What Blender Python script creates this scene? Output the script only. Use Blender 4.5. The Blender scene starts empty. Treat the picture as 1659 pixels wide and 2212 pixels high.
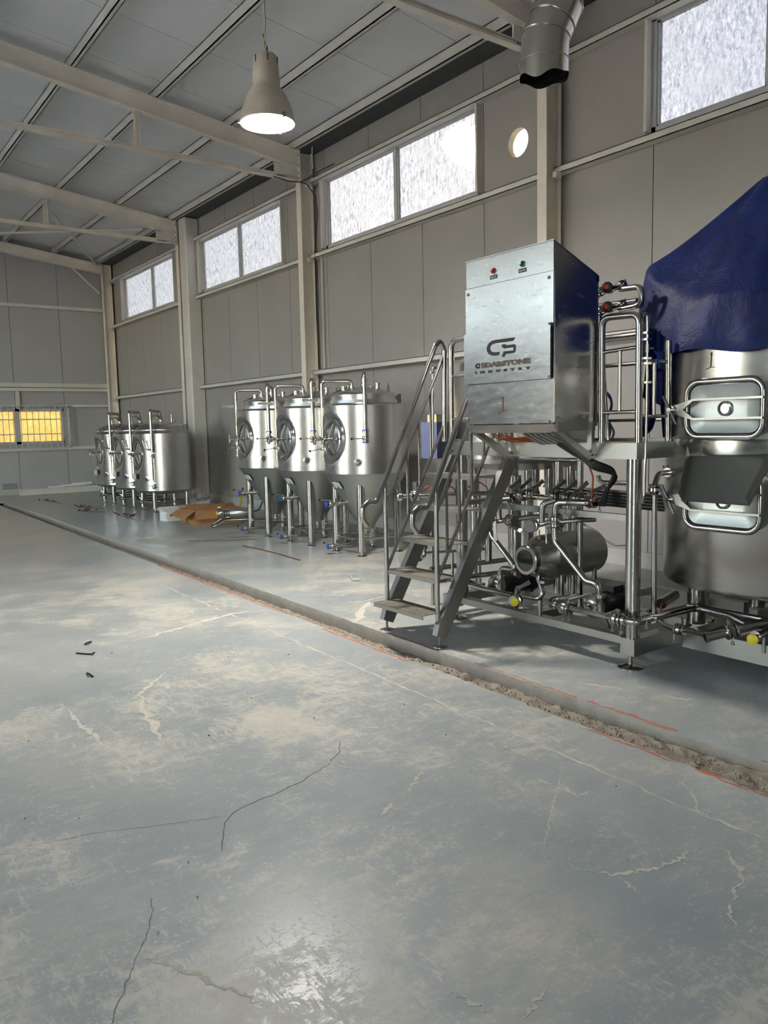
import bpy, bmesh, math, random
from mathutils import Vector, Matrix
random.seed(7)
SC = bpy.context.scene
COL = SC.collection
PI = math.pi

# ------------------------------------------------------------------ camera
cam_d = bpy.data.cameras.new('camera'); cam = bpy.data.objects.new('camera', cam_d); COL.objects.link(cam)
cam_d.sensor_fit = 'HORIZONTAL'; cam_d.sensor_width = 36.0
cam_d.lens = 1710 / 1659.0 * 36.0
cam_d.clip_start = 0.05; cam_d.clip_end = 300
cam.matrix_world = Matrix.Translation((0, 0, 1.5)) @ Matrix([[0.804508, 0.0813, -0.588351], [-0.593569, 0.074971, -0.801284], [-0.021036, 0.993866, 0.108572]]).to_4x4()
SC.camera = cam

# ------------------------------------------------------------------ world, sun, exposure
SUN_AZ, SUN_EL = math.radians(40.7), math.radians(19)      # azimuth from +Y towards +X
wd = bpy.data.worlds.new('sky'); SC.world = wd; wd.use_nodes = True
nt = wd.node_tree; bg = nt.nodes['Background']
sky = nt.nodes.new('ShaderNodeTexSky'); sky.sky_type = 'NISHITA'; sky.sun_disc = False
sky.sun_elevation = SUN_EL; sky.sun_rotation = SUN_AZ
sky.air_density = 1.2; sky.dust_density = .4; sky.ozone_density = 1.5
hsv = nt.nodes.new('ShaderNodeHueSaturation'); hsv.inputs['Saturation'].default_value = .65
nt.links.new(sky.outputs[0], hsv.inputs['Color']); nt.links.new(hsv.outputs[0], bg.inputs[0]); bg.inputs[1].default_value = 0.5
sun_d = bpy.data.lights.new('sun', 'SUN'); sun_d.energy = 14.0; sun_d.angle = math.radians(0.6); sun_d.color = (1, .93, .83)
sun = bpy.data.objects.new('sun', sun_d); COL.objects.link(sun)
sun.rotation_euler = Vector((math.sin(SUN_AZ)*math.cos(SUN_EL), math.cos(SUN_AZ)*math.cos(SUN_EL), math.sin(SUN_EL))).to_track_quat('Z', 'Y').to_euler()
def portal(name, loc, size, rot):
    d = bpy.data.lights.new(name, 'AREA'); d.shape = 'RECTANGLE'; d.size, d.size_y = size; d.cycles.is_portal = True
    o = bpy.data.objects.new(name, d); COL.objects.link(o); o.location = loc; o.rotation_euler = rot
LEFT_WIN = [(2.2, 5.8), (7.2, 10.7), (12.0, 15.4), (16.7, 20.1)]      # high windows of the left wall
for y0, y1 in LEFT_WIN: portal('window_daylight', (-8.95, (y0+y1)/2, 4.7), (1.2, y1-y0), (0, -PI/2, 0))
portal('side_door_daylight', (-8.95, 9.3, 2.0), (4.0, 5.0), (0, -PI/2, 0))
portal('rear_door_daylight', (-6.6, -4.05, 2.1), (4.0, 4.2), (PI/2, 0, 0))
LAMP_STRENGTH = 140.0
vs = SC.view_settings; vs.view_transform = 'Standard'; vs.look = 'None'; vs.gamma = 1.0; vs.use_curve_mapping = False
vs.exposure = 1.82
try:
    cy = SC.cycles; cy.max_bounces = 5; cy.diffuse_bounces = 3; cy.glossy_bounces = 4; cy.transmission_bounces = 4; cy.adaptive_threshold = .12; cy.adaptive_min_samples = 14; cy.use_light_tree = False
    cy.sample_clamp_indirect = 6.0; cy.blur_glossy = 1.0; cy.caustics_reflective = False
    cy.use_denoising = True
except Exception: pass

# ------------------------------------------------------------------ materials
def srgb(r, g, b):
    f = lambda c: ((c/255+.055)/1.055)**2.4 if c > 10.3 else c/255/12.92
    return (f(r), f(g), f(b), 1)
class MT:
    """small helper around a node material"""
    def __init__(s, name, color, rough=.5, metal=0., spec=.5):
        s.m = bpy.data.materials.new(name); s.m.use_nodes = True; s.t = s.m.node_tree; s.b = s.t.nodes['Principled BSDF']
        s.b.inputs['Base Color'].default_value = color; s.b.inputs['Roughness'].default_value = rough
        s.b.inputs['Metallic'].default_value = metal; s.b.inputs['Specular IOR Level'].default_value = spec
    def n(s, typ, **kw):
        nd = s.t.nodes.new('ShaderNode'+typ)
        for k, v in kw.items():
            if k.startswith('i_'): nd.inputs[int(k[2:]) if k[2:].isdigit() else k[2:].replace('_', ' ')].default_value = v
            else: setattr(nd, k, v)
        return nd
    def l(s, a, b): s.t.links.new(a, b)
    def coord(s, scale=(1,1,1), kind='Object', rot=(0,0,0)):
        tc = s.n('TexCoord'); mp = s.n('Mapping'); mp.inputs['Scale'].default_value = scale; mp.inputs['Rotation'].default_value = rot
        s.l(tc.outputs[kind], mp.inputs[0]); return mp.outputs[0]
    def noise(s, vec, scale, detail=4, rough=.6, dist=0.):
        nd = s.n('TexNoise'); nd.inputs['Scale'].default_value = scale; nd.inputs['Detail'].default_value = detail
        nd.inputs['Roughness'].default_value = rough; nd.inputs['Distortion'].default_value = dist
        s.l(vec, nd.inputs['Vector']); return nd.outputs['Fac']
    def ramp(s, fac, stops, interp='LINEAR'):
        r = s.n('ValToRGB'); r.color_ramp.interpolation = interp
        e = r.color_ramp.elements
        e[0].position, e[0].color = stops[0]; e[1].position, e[1].color = stops[1]
        for p, c in stops[2:]: k = e.new(p); k.color = c
        s.l(fac, r.inputs[0]); return r.outputs[0]
    def mix(s, fac, a, b, blend='MIX'):
        m = s.n('MixRGB', blend_type=blend)
        for i, v in ((0, fac), (1, a), (2, b)):
            if isinstance(v, (int, float)): m.inputs[i].default_value = v
            elif isinstance(v, tuple): m.inputs[i].default_value = v
            else: s.l(v, m.inputs[i])
        return m.outputs[0]
    def math(s, op, a, b=None):
        m = s.n('Math', operation=op)
        for i, v in ((0, a), (1, b)):
            if v is None: continue
            if isinstance(v, (int, float)): m.inputs[i].default_value = v
            else: s.l(v, m.inputs[i])
        return m.outputs[0]
    def bump(s, h, strength=.2, dist=.01):
        b = s.n('Bump'); b.inputs['Strength'].default_value = strength; b.inputs['Distance'].default_value = dist
        s.l(h, b.inputs['Height']); s.l(b.outputs[0], s.b.inputs['Normal'])
    def col(s, c): s.l(c, s.b.inputs['Base Color'])
    def rgh(s, c): s.l(c, s.b.inputs['Roughness'])
g = lambda v: (v, v, v, 1)
M = {}
def plain(key, color, rough=.5, metal=0., spec=.5, vary=0., vscale=3.):
    mt = MT(key, color, rough, metal, spec)
    if vary:
        f = mt.noise(mt.coord(), vscale, 5, .65)
        lo = tuple(c*(1-vary) for c in color[:3])+(1,); hi = tuple(min(1, c*(1+vary*.6)) for c in color[:3])+(1,)
        mt.col(mt.ramp(f, [(.3, lo), (.7, hi)]))
    M[key] = mt.m; return mt
def steel(key, color, rough, aniso=0., rvar=.08, stretch=(2, 2, 60)):
    mt = MT(key, color, rough, 1.0)
    f = mt.noise(mt.coord(stretch), 3, 3, .6)
    mt.rgh(mt.math('ADD', mt.math('MULTIPLY', f, rvar*2), rough-rvar))
    d = mt.noise(mt.coord(), 2.5, 4, .6)
    mt.col(mt.ramp(d, [(.3, tuple(c*.86 for c in color[:3])+(1,)), (.7, color)]))
    if aniso:
        mt.b.inputs['Anisotropic'].default_value = aniso
        tg = mt.n('Tangent', direction_type='RADIAL', axis='Z'); mt.l(tg.outputs[0], mt.b.inputs['Tangent'])
    M[key] = mt.m
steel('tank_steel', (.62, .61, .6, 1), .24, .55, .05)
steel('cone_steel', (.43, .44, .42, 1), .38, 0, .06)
steel('pipe_steel', (.5, .48, .455, 1), .19, 0, .05, (4, 4, 4))
steel('beam_steel', (.38, .37, .35, 1), .36, 0, .07, (2, 2, 30))
steel('cabinet_steel', (.43, .42, .42, 1), .25, 0, .08, (3, 3, 12))
steel('duct_steel', (.66, .62, .56, 1), .25, 0, .06, (6, 6, 1))
plain('paint_white', srgb(220, 216, 208), .5, vary=.12, vscale=1.6)
plain('paint_beige', srgb(242, 232, 219), .5, vary=.14, vscale=1.8)
def panel(key, color, freq, axis):
    mt = MT(key, color, .55, 0, .3)
    f = mt.noise(mt.coord(), .8, 5, .6); f2 = mt.noise(mt.coord((3, 3, .5)), 3.0, 4, .7)
    a = mt.ramp(f, [(.3, tuple(c*.9 for c in color[:3])+(1,)), (.7, color)])
    mt.col(mt.mix(mt.ramp(f2, [(.62, g(0)), (.8, g(.10 if freq > 10 else 0))]), a, srgb(172, 154, 136)))
    w = mt.n('TexWave', wave_type='BANDS', bands_direction=axis); w.inputs['Scale'].default_value = freq; w.inputs['Distortion'].default_value = 0
    mt.l(mt.coord(), w.inputs['Vector']); mt.bump(w.outputs['Fac'], .12, .004)
    M[key] = mt.m
panel('wall_panel', srgb(170, 165, 161), 14, 'Y'); panel('wall_panel_x', srgb(182, 180, 180), 14, 'X')
panel('roof_panel', srgb(238, 236, 237), 6, 'Y')
plain('gutter', srgb(88, 94, 96), .5, .4, vary=.15)
plain('window_frame', srgb(196, 196, 198), .45, vary=.06)
plain('black_rubber', srgb(20, 20, 21), .5); plain('black_gap', srgb(14, 12, 10), .8)
plain('motor_black', srgb(24, 24, 25), .35)
plain('blue_plastic', srgb(28, 72, 170), .4); plain('yellow_plastic', srgb(226, 206, 40), .45)
plain('cream_plastic', srgb(222, 210, 150), .5)
plain('orange_cable', srgb(168, 76, 38), .5); plain('grey_cable', srgb(150, 150, 148), .5); plain('blue_hose', srgb(36, 84, 150), .45)
plain('white_paper', srgb(226, 226, 224), .7); plain('foam', srgb(228, 228, 232), .8)
plain('red_lens', srgb(190, 18, 26), .12); plain('green_lens', srgb(14, 110, 40), .12); plain('red_plastic', srgb(230, 62, 40), .4)
plain('label_black', srgb(18, 20, 28), .4); plain('label_white', srgb(205, 208, 212), .6)
plain('red_marker', srgb(120, 44, 40), .7); plain('cut_dark', srgb(30, 26, 24), .7); plain('cut_beige', srgb(92, 80, 70), .6, vary=.5, vscale=60)
plain('grey_plastic', srgb(176, 178, 176), .5); plain('wrap_blue', srgb(104, 112, 146), .35, vary=.12, vscale=8)
plain('rust', srgb(96, 62, 48), .9, vary=.3, vscale=20); plain('leaf', srgb(96, 58, 42), .9, vary=.3, vscale=30)
plain('vent_grey', srgb(140, 142, 146), .6)
mt = MT('cardboard', srgb(164, 122, 84), .85, 0, .2); f = mt.noise(mt.coord((1, 1, 1)), 5, 4, .6)
mt.col(mt.ramp(f, [(.3, srgb(150, 108, 72)), (.7, srgb(176, 134, 94))])); M['cardboard'] = mt.m
mt = MT('tread_plate', srgb(120, 116, 106), .6, .55); f = mt.noise(mt.coord(), 90, 3, .7); f2 = mt.noise(mt.coord(), 9, 4, .6)
mt.col(mt.mix(mt.ramp(f2, [(.4, g(0)), (.65, g(.6))]), mt.ramp(f, [(.4, srgb(84, 80, 72)), (.6, srgb(150, 145, 134))]), srgb(150, 143, 128))); mt.bump(f, .3, .003); M['tread_plate'] = mt.m
mt = MT('lamp_shell', srgb(176, 168, 156), .38, .15); f = mt.noise(mt.coord(), 6, 4); mt.col(mt.ramp(f, [(.3, srgb(176, 166, 150)), (.7, srgb(208, 200, 188))])); M['lamp_shell'] = mt.m
m = bpy.data.materials.new('lamp_glow'); m.use_nodes = True; t = m.node_tree; t.nodes.remove(t.nodes['Principled BSDF'])
e = t.nodes.new('ShaderNodeEmission'); e.inputs[0].default_value = (1, .94, .86, 1); e.inputs[1].default_value = LAMP_STRENGTH
t.links.new(e.outputs[0], t.nodes['Material Output'].inputs[0]); M['lamp_glow'] = m
# tarpaulin
mt = MT('tarpaulin', srgb(18, 28, 70), .5, 0, .25); f = mt.noise(mt.coord(), 5, 6, .7, .6); f2 = mt.noise(mt.coord(), 3, 3, .6)
mt.col(mt.mix(mt.ramp(f2, [(.6, g(0)), (.78, g(.5))]), mt.ramp(f, [(.35, srgb(12, 24, 72)), (.7, srgb(24, 42, 104))]), srgb(38, 42, 70))); mt.bump(f, .55, .03); M['tarpaulin'] = mt.m
# frosted window glass: a mix of diffuse transmission and rough refraction, dirt mottled
def frosted(key, tint, dark, pat=(1, 1, 1), scale=26, rough=.42, fac=.5):
    m = bpy.data.materials.new(key); mt = MT.__new__(MT); m.use_nodes = True; mt.m = m; mt.t = m.node_tree; mt.b = mt.t.nodes['Principled BSDF']
    mt.t.nodes.remove(mt.b)
    v = mt.coord(pat); f = mt.noise(v, scale, 5, .7, .8); f2 = mt.noise(mt.coord(), 2.2, 4, .65, .4)
    c = mt.mix(mt.ramp(f2, [(.42, g(0)), (.72, g(.75))]), mt.ramp(f, [(.36, dark), (.62, tint)]), tuple(.72*a for a in tint[:3])+(1,))
    tr = mt.n('BsdfTranslucent'); rf = mt.n('BsdfRefraction'); rf.inputs['IOR'].default_value = 1.02; rf.inputs['Roughness'].default_value = rough
    mt.l(c, tr.inputs[0]); mt.l(c, rf.inputs[0])
    b = mt.n('Bump'); b.inputs['Strength'].default_value = .5; b.inputs['Distance'].default_value = .01; mt.l(f, b.inputs['Height'])
    mt.l(b.outputs[0], rf.inputs['Normal'])
    x = mt.n('MixShader'); x.inputs[0].default_value = fac; mt.l(tr.outputs[0], x.inputs[1]); mt.l(rf.outputs[0], x.inputs[2])
    mt.l(x.outputs[0], mt.t.nodes['Material Output'].inputs[0]); M[key] = m
frosted('frosted_glass', (.064, .065, .070, 1), (.022, .0225, .026, 1), (1, 1, .35), 30, .34)
frosted('hammered_glass', (.072, .073, .079, 1), (.028, .029, .035, 1), (1, 1.6, .7), 22, .24)
frosted('yellow_view_glass', (.075, .053, .018, 1), (.052, .034, .010, 1), (1, 1, .6), 14, .5, .25)  # yellow tint stands in for the sunlit wall seen outside through the glass
frosted('louver_white', (.16, .13, .12, 1), (.13, .105, .095, 1), (1, 1, 1), 4, .6, .4)
mt = MT('sight_glass', srgb(30, 44, 44), .06, 0, .8); M['sight_glass'] = mt.m
mt = MT('plastic_film', srgb(225, 228, 232), .15, 0, .6); mt.b.inputs['Transmission Weight'].default_value = .5; M['plastic_film'] = mt.m
# floor paint worn to cream concrete
mt = MT('floor_paint', srgb(150, 160, 164), .3, 0, .35)
P0 = mt.coord()
paint = mt.ramp(mt.noise(P0, 1.1, 4, .6), [(.3, srgb(156, 165, 167)), (.7, srgb(176, 182, 182))])
big = mt.noise(P0, .6, 3, .55)
streak = mt.noise(mt.coord((1.0, 2.2, 1), rot=(0, 0, .6)), 7.0, 8, .8, .25)
streak2 = mt.noise(mt.coord((3.4, 1.0, 1), rot=(0, 0, -.5)), 9.0, 8, .8, .3)
fine = mt.noise(P0, 55, 4, .75); mid = mt.noise(P0, 2.3, 4, .6)
mod = mt.math('ADD', mt.math('MULTIPLY', big, .5), mt.math('MULTIPLY', mid, .45)); half = lambda v: mt.math('MULTIPLY', v, .5)
sA = mt.math('ADD', streak, mod); sB = mt.math('ADD', streak2, mod)
wear1 = mt.ramp(half(sA), [(.505, g(0)), (.56, g(.75))]); wear2 = mt.ramp(half(sB), [(.515, g(0)), (.55, g(.8))])
wear3 = mt.ramp(half(mt.math('ADD', fine, half(sA))), [(.525, g(0)), (.555, g(.75))])
cream = mt.ramp(mt.noise(P0, 9, 5, .7), [(.3, srgb(200, 195, 181)), (.7, srgb(220, 215, 203))])
wear = mt.math('MAXIMUM', mt.math('MAXIMUM', wear1, wear2), wear3)
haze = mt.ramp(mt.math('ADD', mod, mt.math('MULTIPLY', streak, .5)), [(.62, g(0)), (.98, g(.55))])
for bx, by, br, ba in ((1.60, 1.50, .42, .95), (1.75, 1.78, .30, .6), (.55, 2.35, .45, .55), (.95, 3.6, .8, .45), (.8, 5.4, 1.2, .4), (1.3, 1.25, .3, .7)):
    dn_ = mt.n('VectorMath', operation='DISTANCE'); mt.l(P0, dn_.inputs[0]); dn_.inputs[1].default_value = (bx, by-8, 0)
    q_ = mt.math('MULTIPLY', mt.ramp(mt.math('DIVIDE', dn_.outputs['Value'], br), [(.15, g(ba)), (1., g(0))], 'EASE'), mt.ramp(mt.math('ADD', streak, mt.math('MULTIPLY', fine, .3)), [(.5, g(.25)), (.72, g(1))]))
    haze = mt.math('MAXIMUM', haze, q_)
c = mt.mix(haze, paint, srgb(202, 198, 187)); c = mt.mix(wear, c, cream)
vor = mt.n('TexVoronoi'); vor.inputs['Scale'].default_value = 9.0; mt.l(P0, vor.inputs['Vector'])
c = mt.mix(mt.ramp(vor.outputs['Distance'], [(.012, g(.8)), (.03, g(0))]), c, srgb(70, 66, 60))
mt.col(c); mt.rgh(mt.math('ADD', mt.math('MULTIPLY', wear, .3), .30)); mt.bump(mt.math('SUBTRACT', fine, wear), .10, .003); M['floor_paint'] = mt.m
def conc(key, a, b, scale=6, bumpd=.01):
    mt = MT(key, a, .9, 0, .2); f = mt.noise(mt.coord(), scale, 8, .7); f2 = mt.noise(mt.coord(), scale*7, 4, .7)
    mt.col(mt.mix(.35, mt.ramp(f, [(.3, a), (.7, b)]), mt.ramp(f2, [(.3, a), (.7, b)]))); mt.bump(f2, .5, bumpd); M[key] = mt.m
conc('cut_concrete', srgb(168, 158, 146), srgb(200, 192, 180)); conc('rubble', srgb(140, 130, 116), srgb(196, 187, 172), 12, .02)
conc('cream_concrete', srgb(200, 194, 180), srgb(222, 217, 204), 9, .002); conc('puddle_stain', srgb(140, 134, 125), srgb(158, 153, 146), 5, .001)
conc('left_wall_shade', srgb(92, 88, 84), srgb(108, 104, 98), 3, .004); conc('plinth', srgb(176, 172, 166), srgb(198, 194, 188), 4, .002); conc('ground_out', srgb(180, 176, 170), srgb(205, 200, 192), .4, .01)  # left wall colour kept dark to stand in for an unlit side
conc('tan_mark', srgb(194, 187, 170), srgb(206, 199, 184), 20, .001); conc('crack_dark', srgb(92, 88, 82), srgb(120, 116, 110), 20, .002)
mt = MT('orange_paint', srgb(216, 126, 98), .8, 0, .2); M['orange_paint'] = mt.m

# ------------------------------------------------------------------ mesh builder
class MB:
    def __init__(s): s.v = []; s.f = []
    def add(s, vs, fs, m=None):
        o = len(s.v); s.v += [tuple(m @ Vector(p)) for p in vs] if m else [tuple(p) for p in vs]
        s.f += [tuple(i+o for i in f) for f in fs]; return s
    def box(s, a, b, m=None):
        (x0, y0, z0), (x1, y1, z1) = [[f(p, q) for p, q in zip(a, b)] for f in (min, max)]
        v = [(x0,y0,z0),(x1,y0,z0),(x1,y1,z0),(x0,y1,z0),(x0,y0,z1),(x1,y0,z1),(x1,y1,z1),(x0,y1,z1)]
        return s.add(v, [(0,3,2,1),(4,5,6,7),(0,1,5,4),(1,2,6,5),(2,3,7,6),(3,0,4,7)], m)
    def cbox(s, c, d, m=None): return s.box([p-q/2 for p, q in zip(c, d)], [p+q/2 for p, q in zip(c, d)], m)
    def prism(s, poly, z0, z1, m=None):
        n = len(poly); v = [(x, y, z0) for x, y in poly]+[(x, y, z1) for x, y in poly]
        f = [tuple(range(n-1, -1, -1)), tuple(range(n, 2*n))]+[(i, (i+1) % n, n+(i+1) % n, n+i) for i in range(n)]
        return s.add(v, f, m)
    def lathe(s, prof, c=(0,0,0), axis=(0,0,1), seg=24, cap=(False, False), m=None):
        q = Vector(axis).normalized().to_track_quat('Z', 'Y').to_matrix(); c = Vector(c); v = []; f = []
        n = len(prof)
        for r, z in prof:
            for k in range(seg):
                a = 2*PI*k/seg; v.append(c+q@Vector((r*math.cos(a), r*math.sin(a), z)))
        for i in range(n-1):
            for k in range(seg):
                f.append((i*seg+k, i*seg+(k+1) % seg, (i+1)*seg+(k+1) % seg, (i+1)*seg+k))
        if cap[0]: f.append(tuple(range(seg-1, -1, -1)))
        if cap[1]: f.append(tuple((n-1)*seg+k for k in range(seg)))
        return s.add(v, f, m)
    def cyl(s, a, b, r, r2=None, seg=12, cap=True):
        a, b = Vector(a), Vector(b); return s.lathe([(r, 0), (r if r2 is None else r2, (b-a).length)], a, b-a, seg, (cap, cap))
    def ball(s, c, r, seg=12, sz=1.):
        n = max(4, seg//2); return s.lathe([(max(r*math.sin(PI*i/n), 1e-4), -r*sz*math.cos(PI*i/n)) for i in range(n+1)], c, (0,0,1), seg)
    def ring(s, c, axis, R, r, seg=20, sub=8):
        return s.lathe([(R+r*math.cos(2*PI*k/sub), r*math.sin(2*PI*k/sub)) for k in range(sub+1)], c, axis, seg)
    def tube(s, pts, r, seg=10, bend=.05, closed=False, cap=True, arc=5):
        p = fillet([Vector(q) for q in pts], bend, arc, closed); n = len(p); v = []; f = []
        t0 = (p[1]-p[0]).normalized(); ref = t0.orthogonal().normalized()
        for i in range(n):
            if closed: t = (p[(i+1) % n]-p[i-1]).normalized()
            else: t = (p[min(i+1, n-1)]-p[max(i-1, 0)]).normalized()
            ref = (ref-t*ref.dot(t)).normalized(); w = t.cross(ref)
            k = 1.0
            if 0 < i < n-1 or closed:
                a = (p[i]-p[i-1]).normalized(); d = a.dot(t); k = 1/max(d, .75)
            for j in range(seg):
                a = 2*PI*j/seg; v.append(p[i]+(ref*math.cos(a)+w*math.sin(a))*r*(k if k < 1.2 else 1.2))
        for i in range(n if closed else n-1):
            i2 = (i+1) % n
            for j in range(seg): f.append((i*seg+j, i*seg+(j+1) % seg, i2*seg+(j+1) % seg, i2*seg+j))
        if cap and not closed: f += [tuple(range(seg-1, -1, -1)), tuple((n-1)*seg+j for j in range(seg))]
        return s.add(v, f)
def fillet(p, rad, arc=5, closed=False):
    out = []; n = len(p)
    for i in range(n):
        if not closed and i in (0, n-1): out.append(p[i]); continue
        a, b, c = p[i-1], p[i], p[(i+1) % n]; u, w = (a-b), (c-b); lu, lw = u.length, w.length
        if lu < 1e-6 or lw < 1e-6: continue
        u /= lu; w /= lw; ang = u.angle(w)
        if ang > PI-.02 or rad <= 0: out.append(b); continue
        d = min(rad/math.tan(ang/2), lu*.49, lw*.49)
        for k in range(arc+1):
            t = k/arc; out.append((b+u*d)*(1-t)**2+b*2*t*(1-t)+(b+w*d)*t*t)
    return out
def org(p):
    v = Vector((0, 0, 0))
    while p is not None: v += p.location; p = p.parent
    return v
def obj(name, mb, mat, parent=None, sharp=38, smooth=True):
    me = bpy.data.meshes.new(name); L = org(parent)
    me.from_pydata([(x-L.x, y-L.y, z-L.z) for x, y, z in mb.v], [], mb.f)
    bm = bmesh.new(); bm.from_mesh(me); bmesh.ops.recalc_face_normals(bm, faces=bm.faces); bm.to_mesh(me); bm.free()
    me.materials.append(M[mat])
    if smooth:
        me.polygons.foreach_set('use_smooth', [True]*len(me.polygons)); me.set_sharp_from_angle(angle=math.radians(sharp))
    o = bpy.data.objects.new(name, me); COL.objects.link(o); o.parent = parent; return o
def thing(name, loc=(0,0,0), label=None, cat=None, group=None, kind=None):
    o = bpy.data.objects.new(name, None); COL.objects.link(o); o.location = loc; o.empty_display_size = .1
    return tag(o, label, cat, group, kind)
def tag(o, label=None, cat=None, group=None, kind=None):
    for k, v in (('label', label), ('category', cat), ('group', group), ('kind', kind)):
        if v: o[k] = v
    return o
def recenter(o):
    """move a top-level mesh's origin to its base centre"""
    vs = [v.co for v in o.data.vertices]; lo = [min(v[i] for v in vs) for i in range(3)]; hi = [max(v[i] for v in vs) for i in range(3)]
    c = Vector(((lo[0]+hi[0])/2, (lo[1]+hi[1])/2, lo[2])); o.data.transform(Matrix.Translation(-c)); o.location = c; return o
def copy_tree(o, parent=None):
    c = o.copy(); COL.objects.link(c); c.parent = parent
    for ch in [k for k in bpy.data.objects if k.parent == o]: copy_tree(ch, c)
    return c
V3 = Vector

# ================================================================== the room
XW, YF, XL, YR = 6.86, 21.05, -9.0, -4.1          # right wall, far wall, left wall, rear wall (inner faces)
PITCH = 1.175
RIDGE = -1.07
def raf(x): return 5.727-(abs(x-RIDGE)-(6.559-RIDGE))*.1305    # top of the rafters
def roof(x): return raf(x)+.14

# ---- floor: two painted slabs either side of the sawn trench
EDGE_F = lambda y: 3.245+.0165*y
EDGE_N = lambda y: 2.975+.0185*y
floor = thing('floor', (0, 8, 0), 'worn blue-grey painted concrete floor with cream scuffs and cracks', kind='structure')
T0, T1 = -4.1, 19.2
def slab(side):
    mb = MB(); ys = []; y = T0
    while y < T1: ys.append(y); y += .035 if 1.2 < y < 4 else .06 if y < 8 else .12
    ys.append(T1)
    rnd = random.Random(3 if side > 0 else 4); top = []
    for y in ys:
        j = (rnd.random()-.5)*(.010 if side > 0 else .016)
        top.append(((EDGE_F(y) if side > 0 else EDGE_N(y))+j, y))
    n = len(top); xo = 6.95 if side > 0 else -9.1
    v = []; f = []
    for x, y in top: v += [(x, y, 0), (xo, y, 0)]
    for i in range(n-1): f.append((2*i, 2*i+1, 2*i+3, 2*i+2))
    edge = MB(); ev = []; ef = []
    for x, y in top: ev += [(x, y, -.0005), (x+(.006 if side > 0 else -.012)*rnd.random(), y, -.05-.03*rnd.random()), (x+(.010 if side > 0 else -.012), y, -.2)]
    for i in range(n-1):
        a = i*3; ef += [(a, a+3, a+4, a+1), (a+1, a+4, a+5, a+2)]
    edge.add(ev, ef); obj('trench_side', edge, 'cut_concrete', floor)
    mb.add(v, f); return mb
obj('floor_slab', slab(1), 'floor_paint', floor); obj('floor_slab', slab(-1), 'floor_paint', floor)
mb = MB(); mb.box((-9.1, T1, -.2), (6.95, 21.2, 0)); obj('floor_slab', mb, 'floor_paint', floor)
# sawn faces of the trench and its rubble bed
mb = MB(); ys = [T0+i*.4 for i in range(int((T1-T0)/.4)+1)]+[T1]
v = []; f = []
for y in ys: v += [(EDGE_F(y)+.03, y, -.05), (EDGE_F(y)+.03, y, -.19), (EDGE_N(y)-.03, y, -.19), (EDGE_N(y)-.03, y, -.05)]
for i in range(len(ys)-1):
    a = i*4; f += [(a, a+1, a+5, a+4), (a+1, a+2, a+6, a+5), (a+2, a+3, a+7, a+6)]
f.append((len(v)-4, len(v)-3, len(v)-2, len(v)-1))
mb.add(v, f); obj('trench_lining', mb, 'cut_concrete', floor, smooth=False)
rnd = random.Random(11)
mb = MB(); v = []; f = []; ny = 420; nx = 7
for i in range(ny+1):
    y = T0+(T1-T0)*(i/ny)**1.0
    for k in range(nx):
        t = k/(nx-1); x = EDGE_N(y)-.015+(EDGE_F(y)-EDGE_N(y)+.03)*t
        near = max(0, min(1, (4.5-y)/3))
        z = -.098+.050*(1-t)*(.5+.7*near)+.040*near+.024*(rnd.random()-.5)+.016*math.sin(y*3.1+t*3)*near
        v.append((x, y, z))
for i in range(ny):
    for k in range(nx-1): a = i*nx+k; f.append((a, a+1, a+nx+1, a+nx))
mb.add(v, f); tag(obj('trench_rubble_bed', mb, 'rubble', floor, smooth=False), kind='stuff')
def stone_mesh(rnd, r):
    b = MB(); n, m_ = 7, 5; v = []
    for i in range(m_):
        for k in range(n):
            a = 2*PI*k/n+i*.3; ph = PI*(i+.5)/m_; q = r*(.75+.5*rnd.random())
            v.append((q*math.sin(ph)*math.cos(a), q*.8*math.sin(ph)*math.sin(a), q*.65*math.cos(ph)))
    fs = [tuple(range(n-1, -1, -1))[::-1], tuple((m_-1)*n+k for k in range(n))]
    for i in range(m_-1):
        for k in range(n): fs.append((i*n+k, i*n+(k+1) % n, (i+1)*n+(k+1) % n, (i+1)*n+k))
    b.add(v, fs); return b
stones = [obj('rubble_stone', stone_mesh(rnd, .02), 'rubble', floor, smooth=False) for _ in range(6)]
for s in stones: s.location = (0, 0, -50)
used = 0
for i in range(220):
    y = 1.25+rnd.random()**2.0*5.5; t = .1+.65*rnd.random()**1.4
    x = EDGE_N(y)+(EDGE_F(y)-EDGE_N(y))*t
    o = stones[i] if i < 6 else stones[i % 6].copy()
    if i >= 6: COL.objects.link(o)
    sc = (.35+rnd.random()**3*1.2)*(1.35 if y < 2.6 else 1)
    if 1.2 < y < 2.2 and rnd.random() < .08: sc *= 1.5
    near = max(0, min(1, (4.5-y)/3)); o.location = Vector((x, y, -.088+.050*(1-t)*(.5+.7*near)+.040*near+.010*sc))-org(floor); o.rotation_euler = (rnd.random()*.6, rnd.random()*.6, rnd.random()*6); o.scale = (sc,)*3
# crumbs scattered over the bed
mb = MB()
for i in range(900):
    y = 1.2+rnd.random()**1.5*7; t = rnd.random(); x = EDGE_N(y)+.01+(EDGE_F(y)-EDGE_N(y)-.02)*t; r = .003+.006*rnd.random()
    near = max(0, min(1, (4.5-y)/3)); z = -.09+.050*(1-t)*(.5+.7*near)+.042*near; a = rnd.random()*6
    mb.add([(x+r*math.cos(a+k*2.1), y+r*math.sin(a+k*2.1), z) for k in range(3)]+[(x, y, z+r*1.4)], [(0, 1, 3), (1, 2, 3), (2, 0, 3)])
tag(obj('trench_crumbs', mb, 'rubble', floor, smooth=False), kind='stuff')
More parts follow.
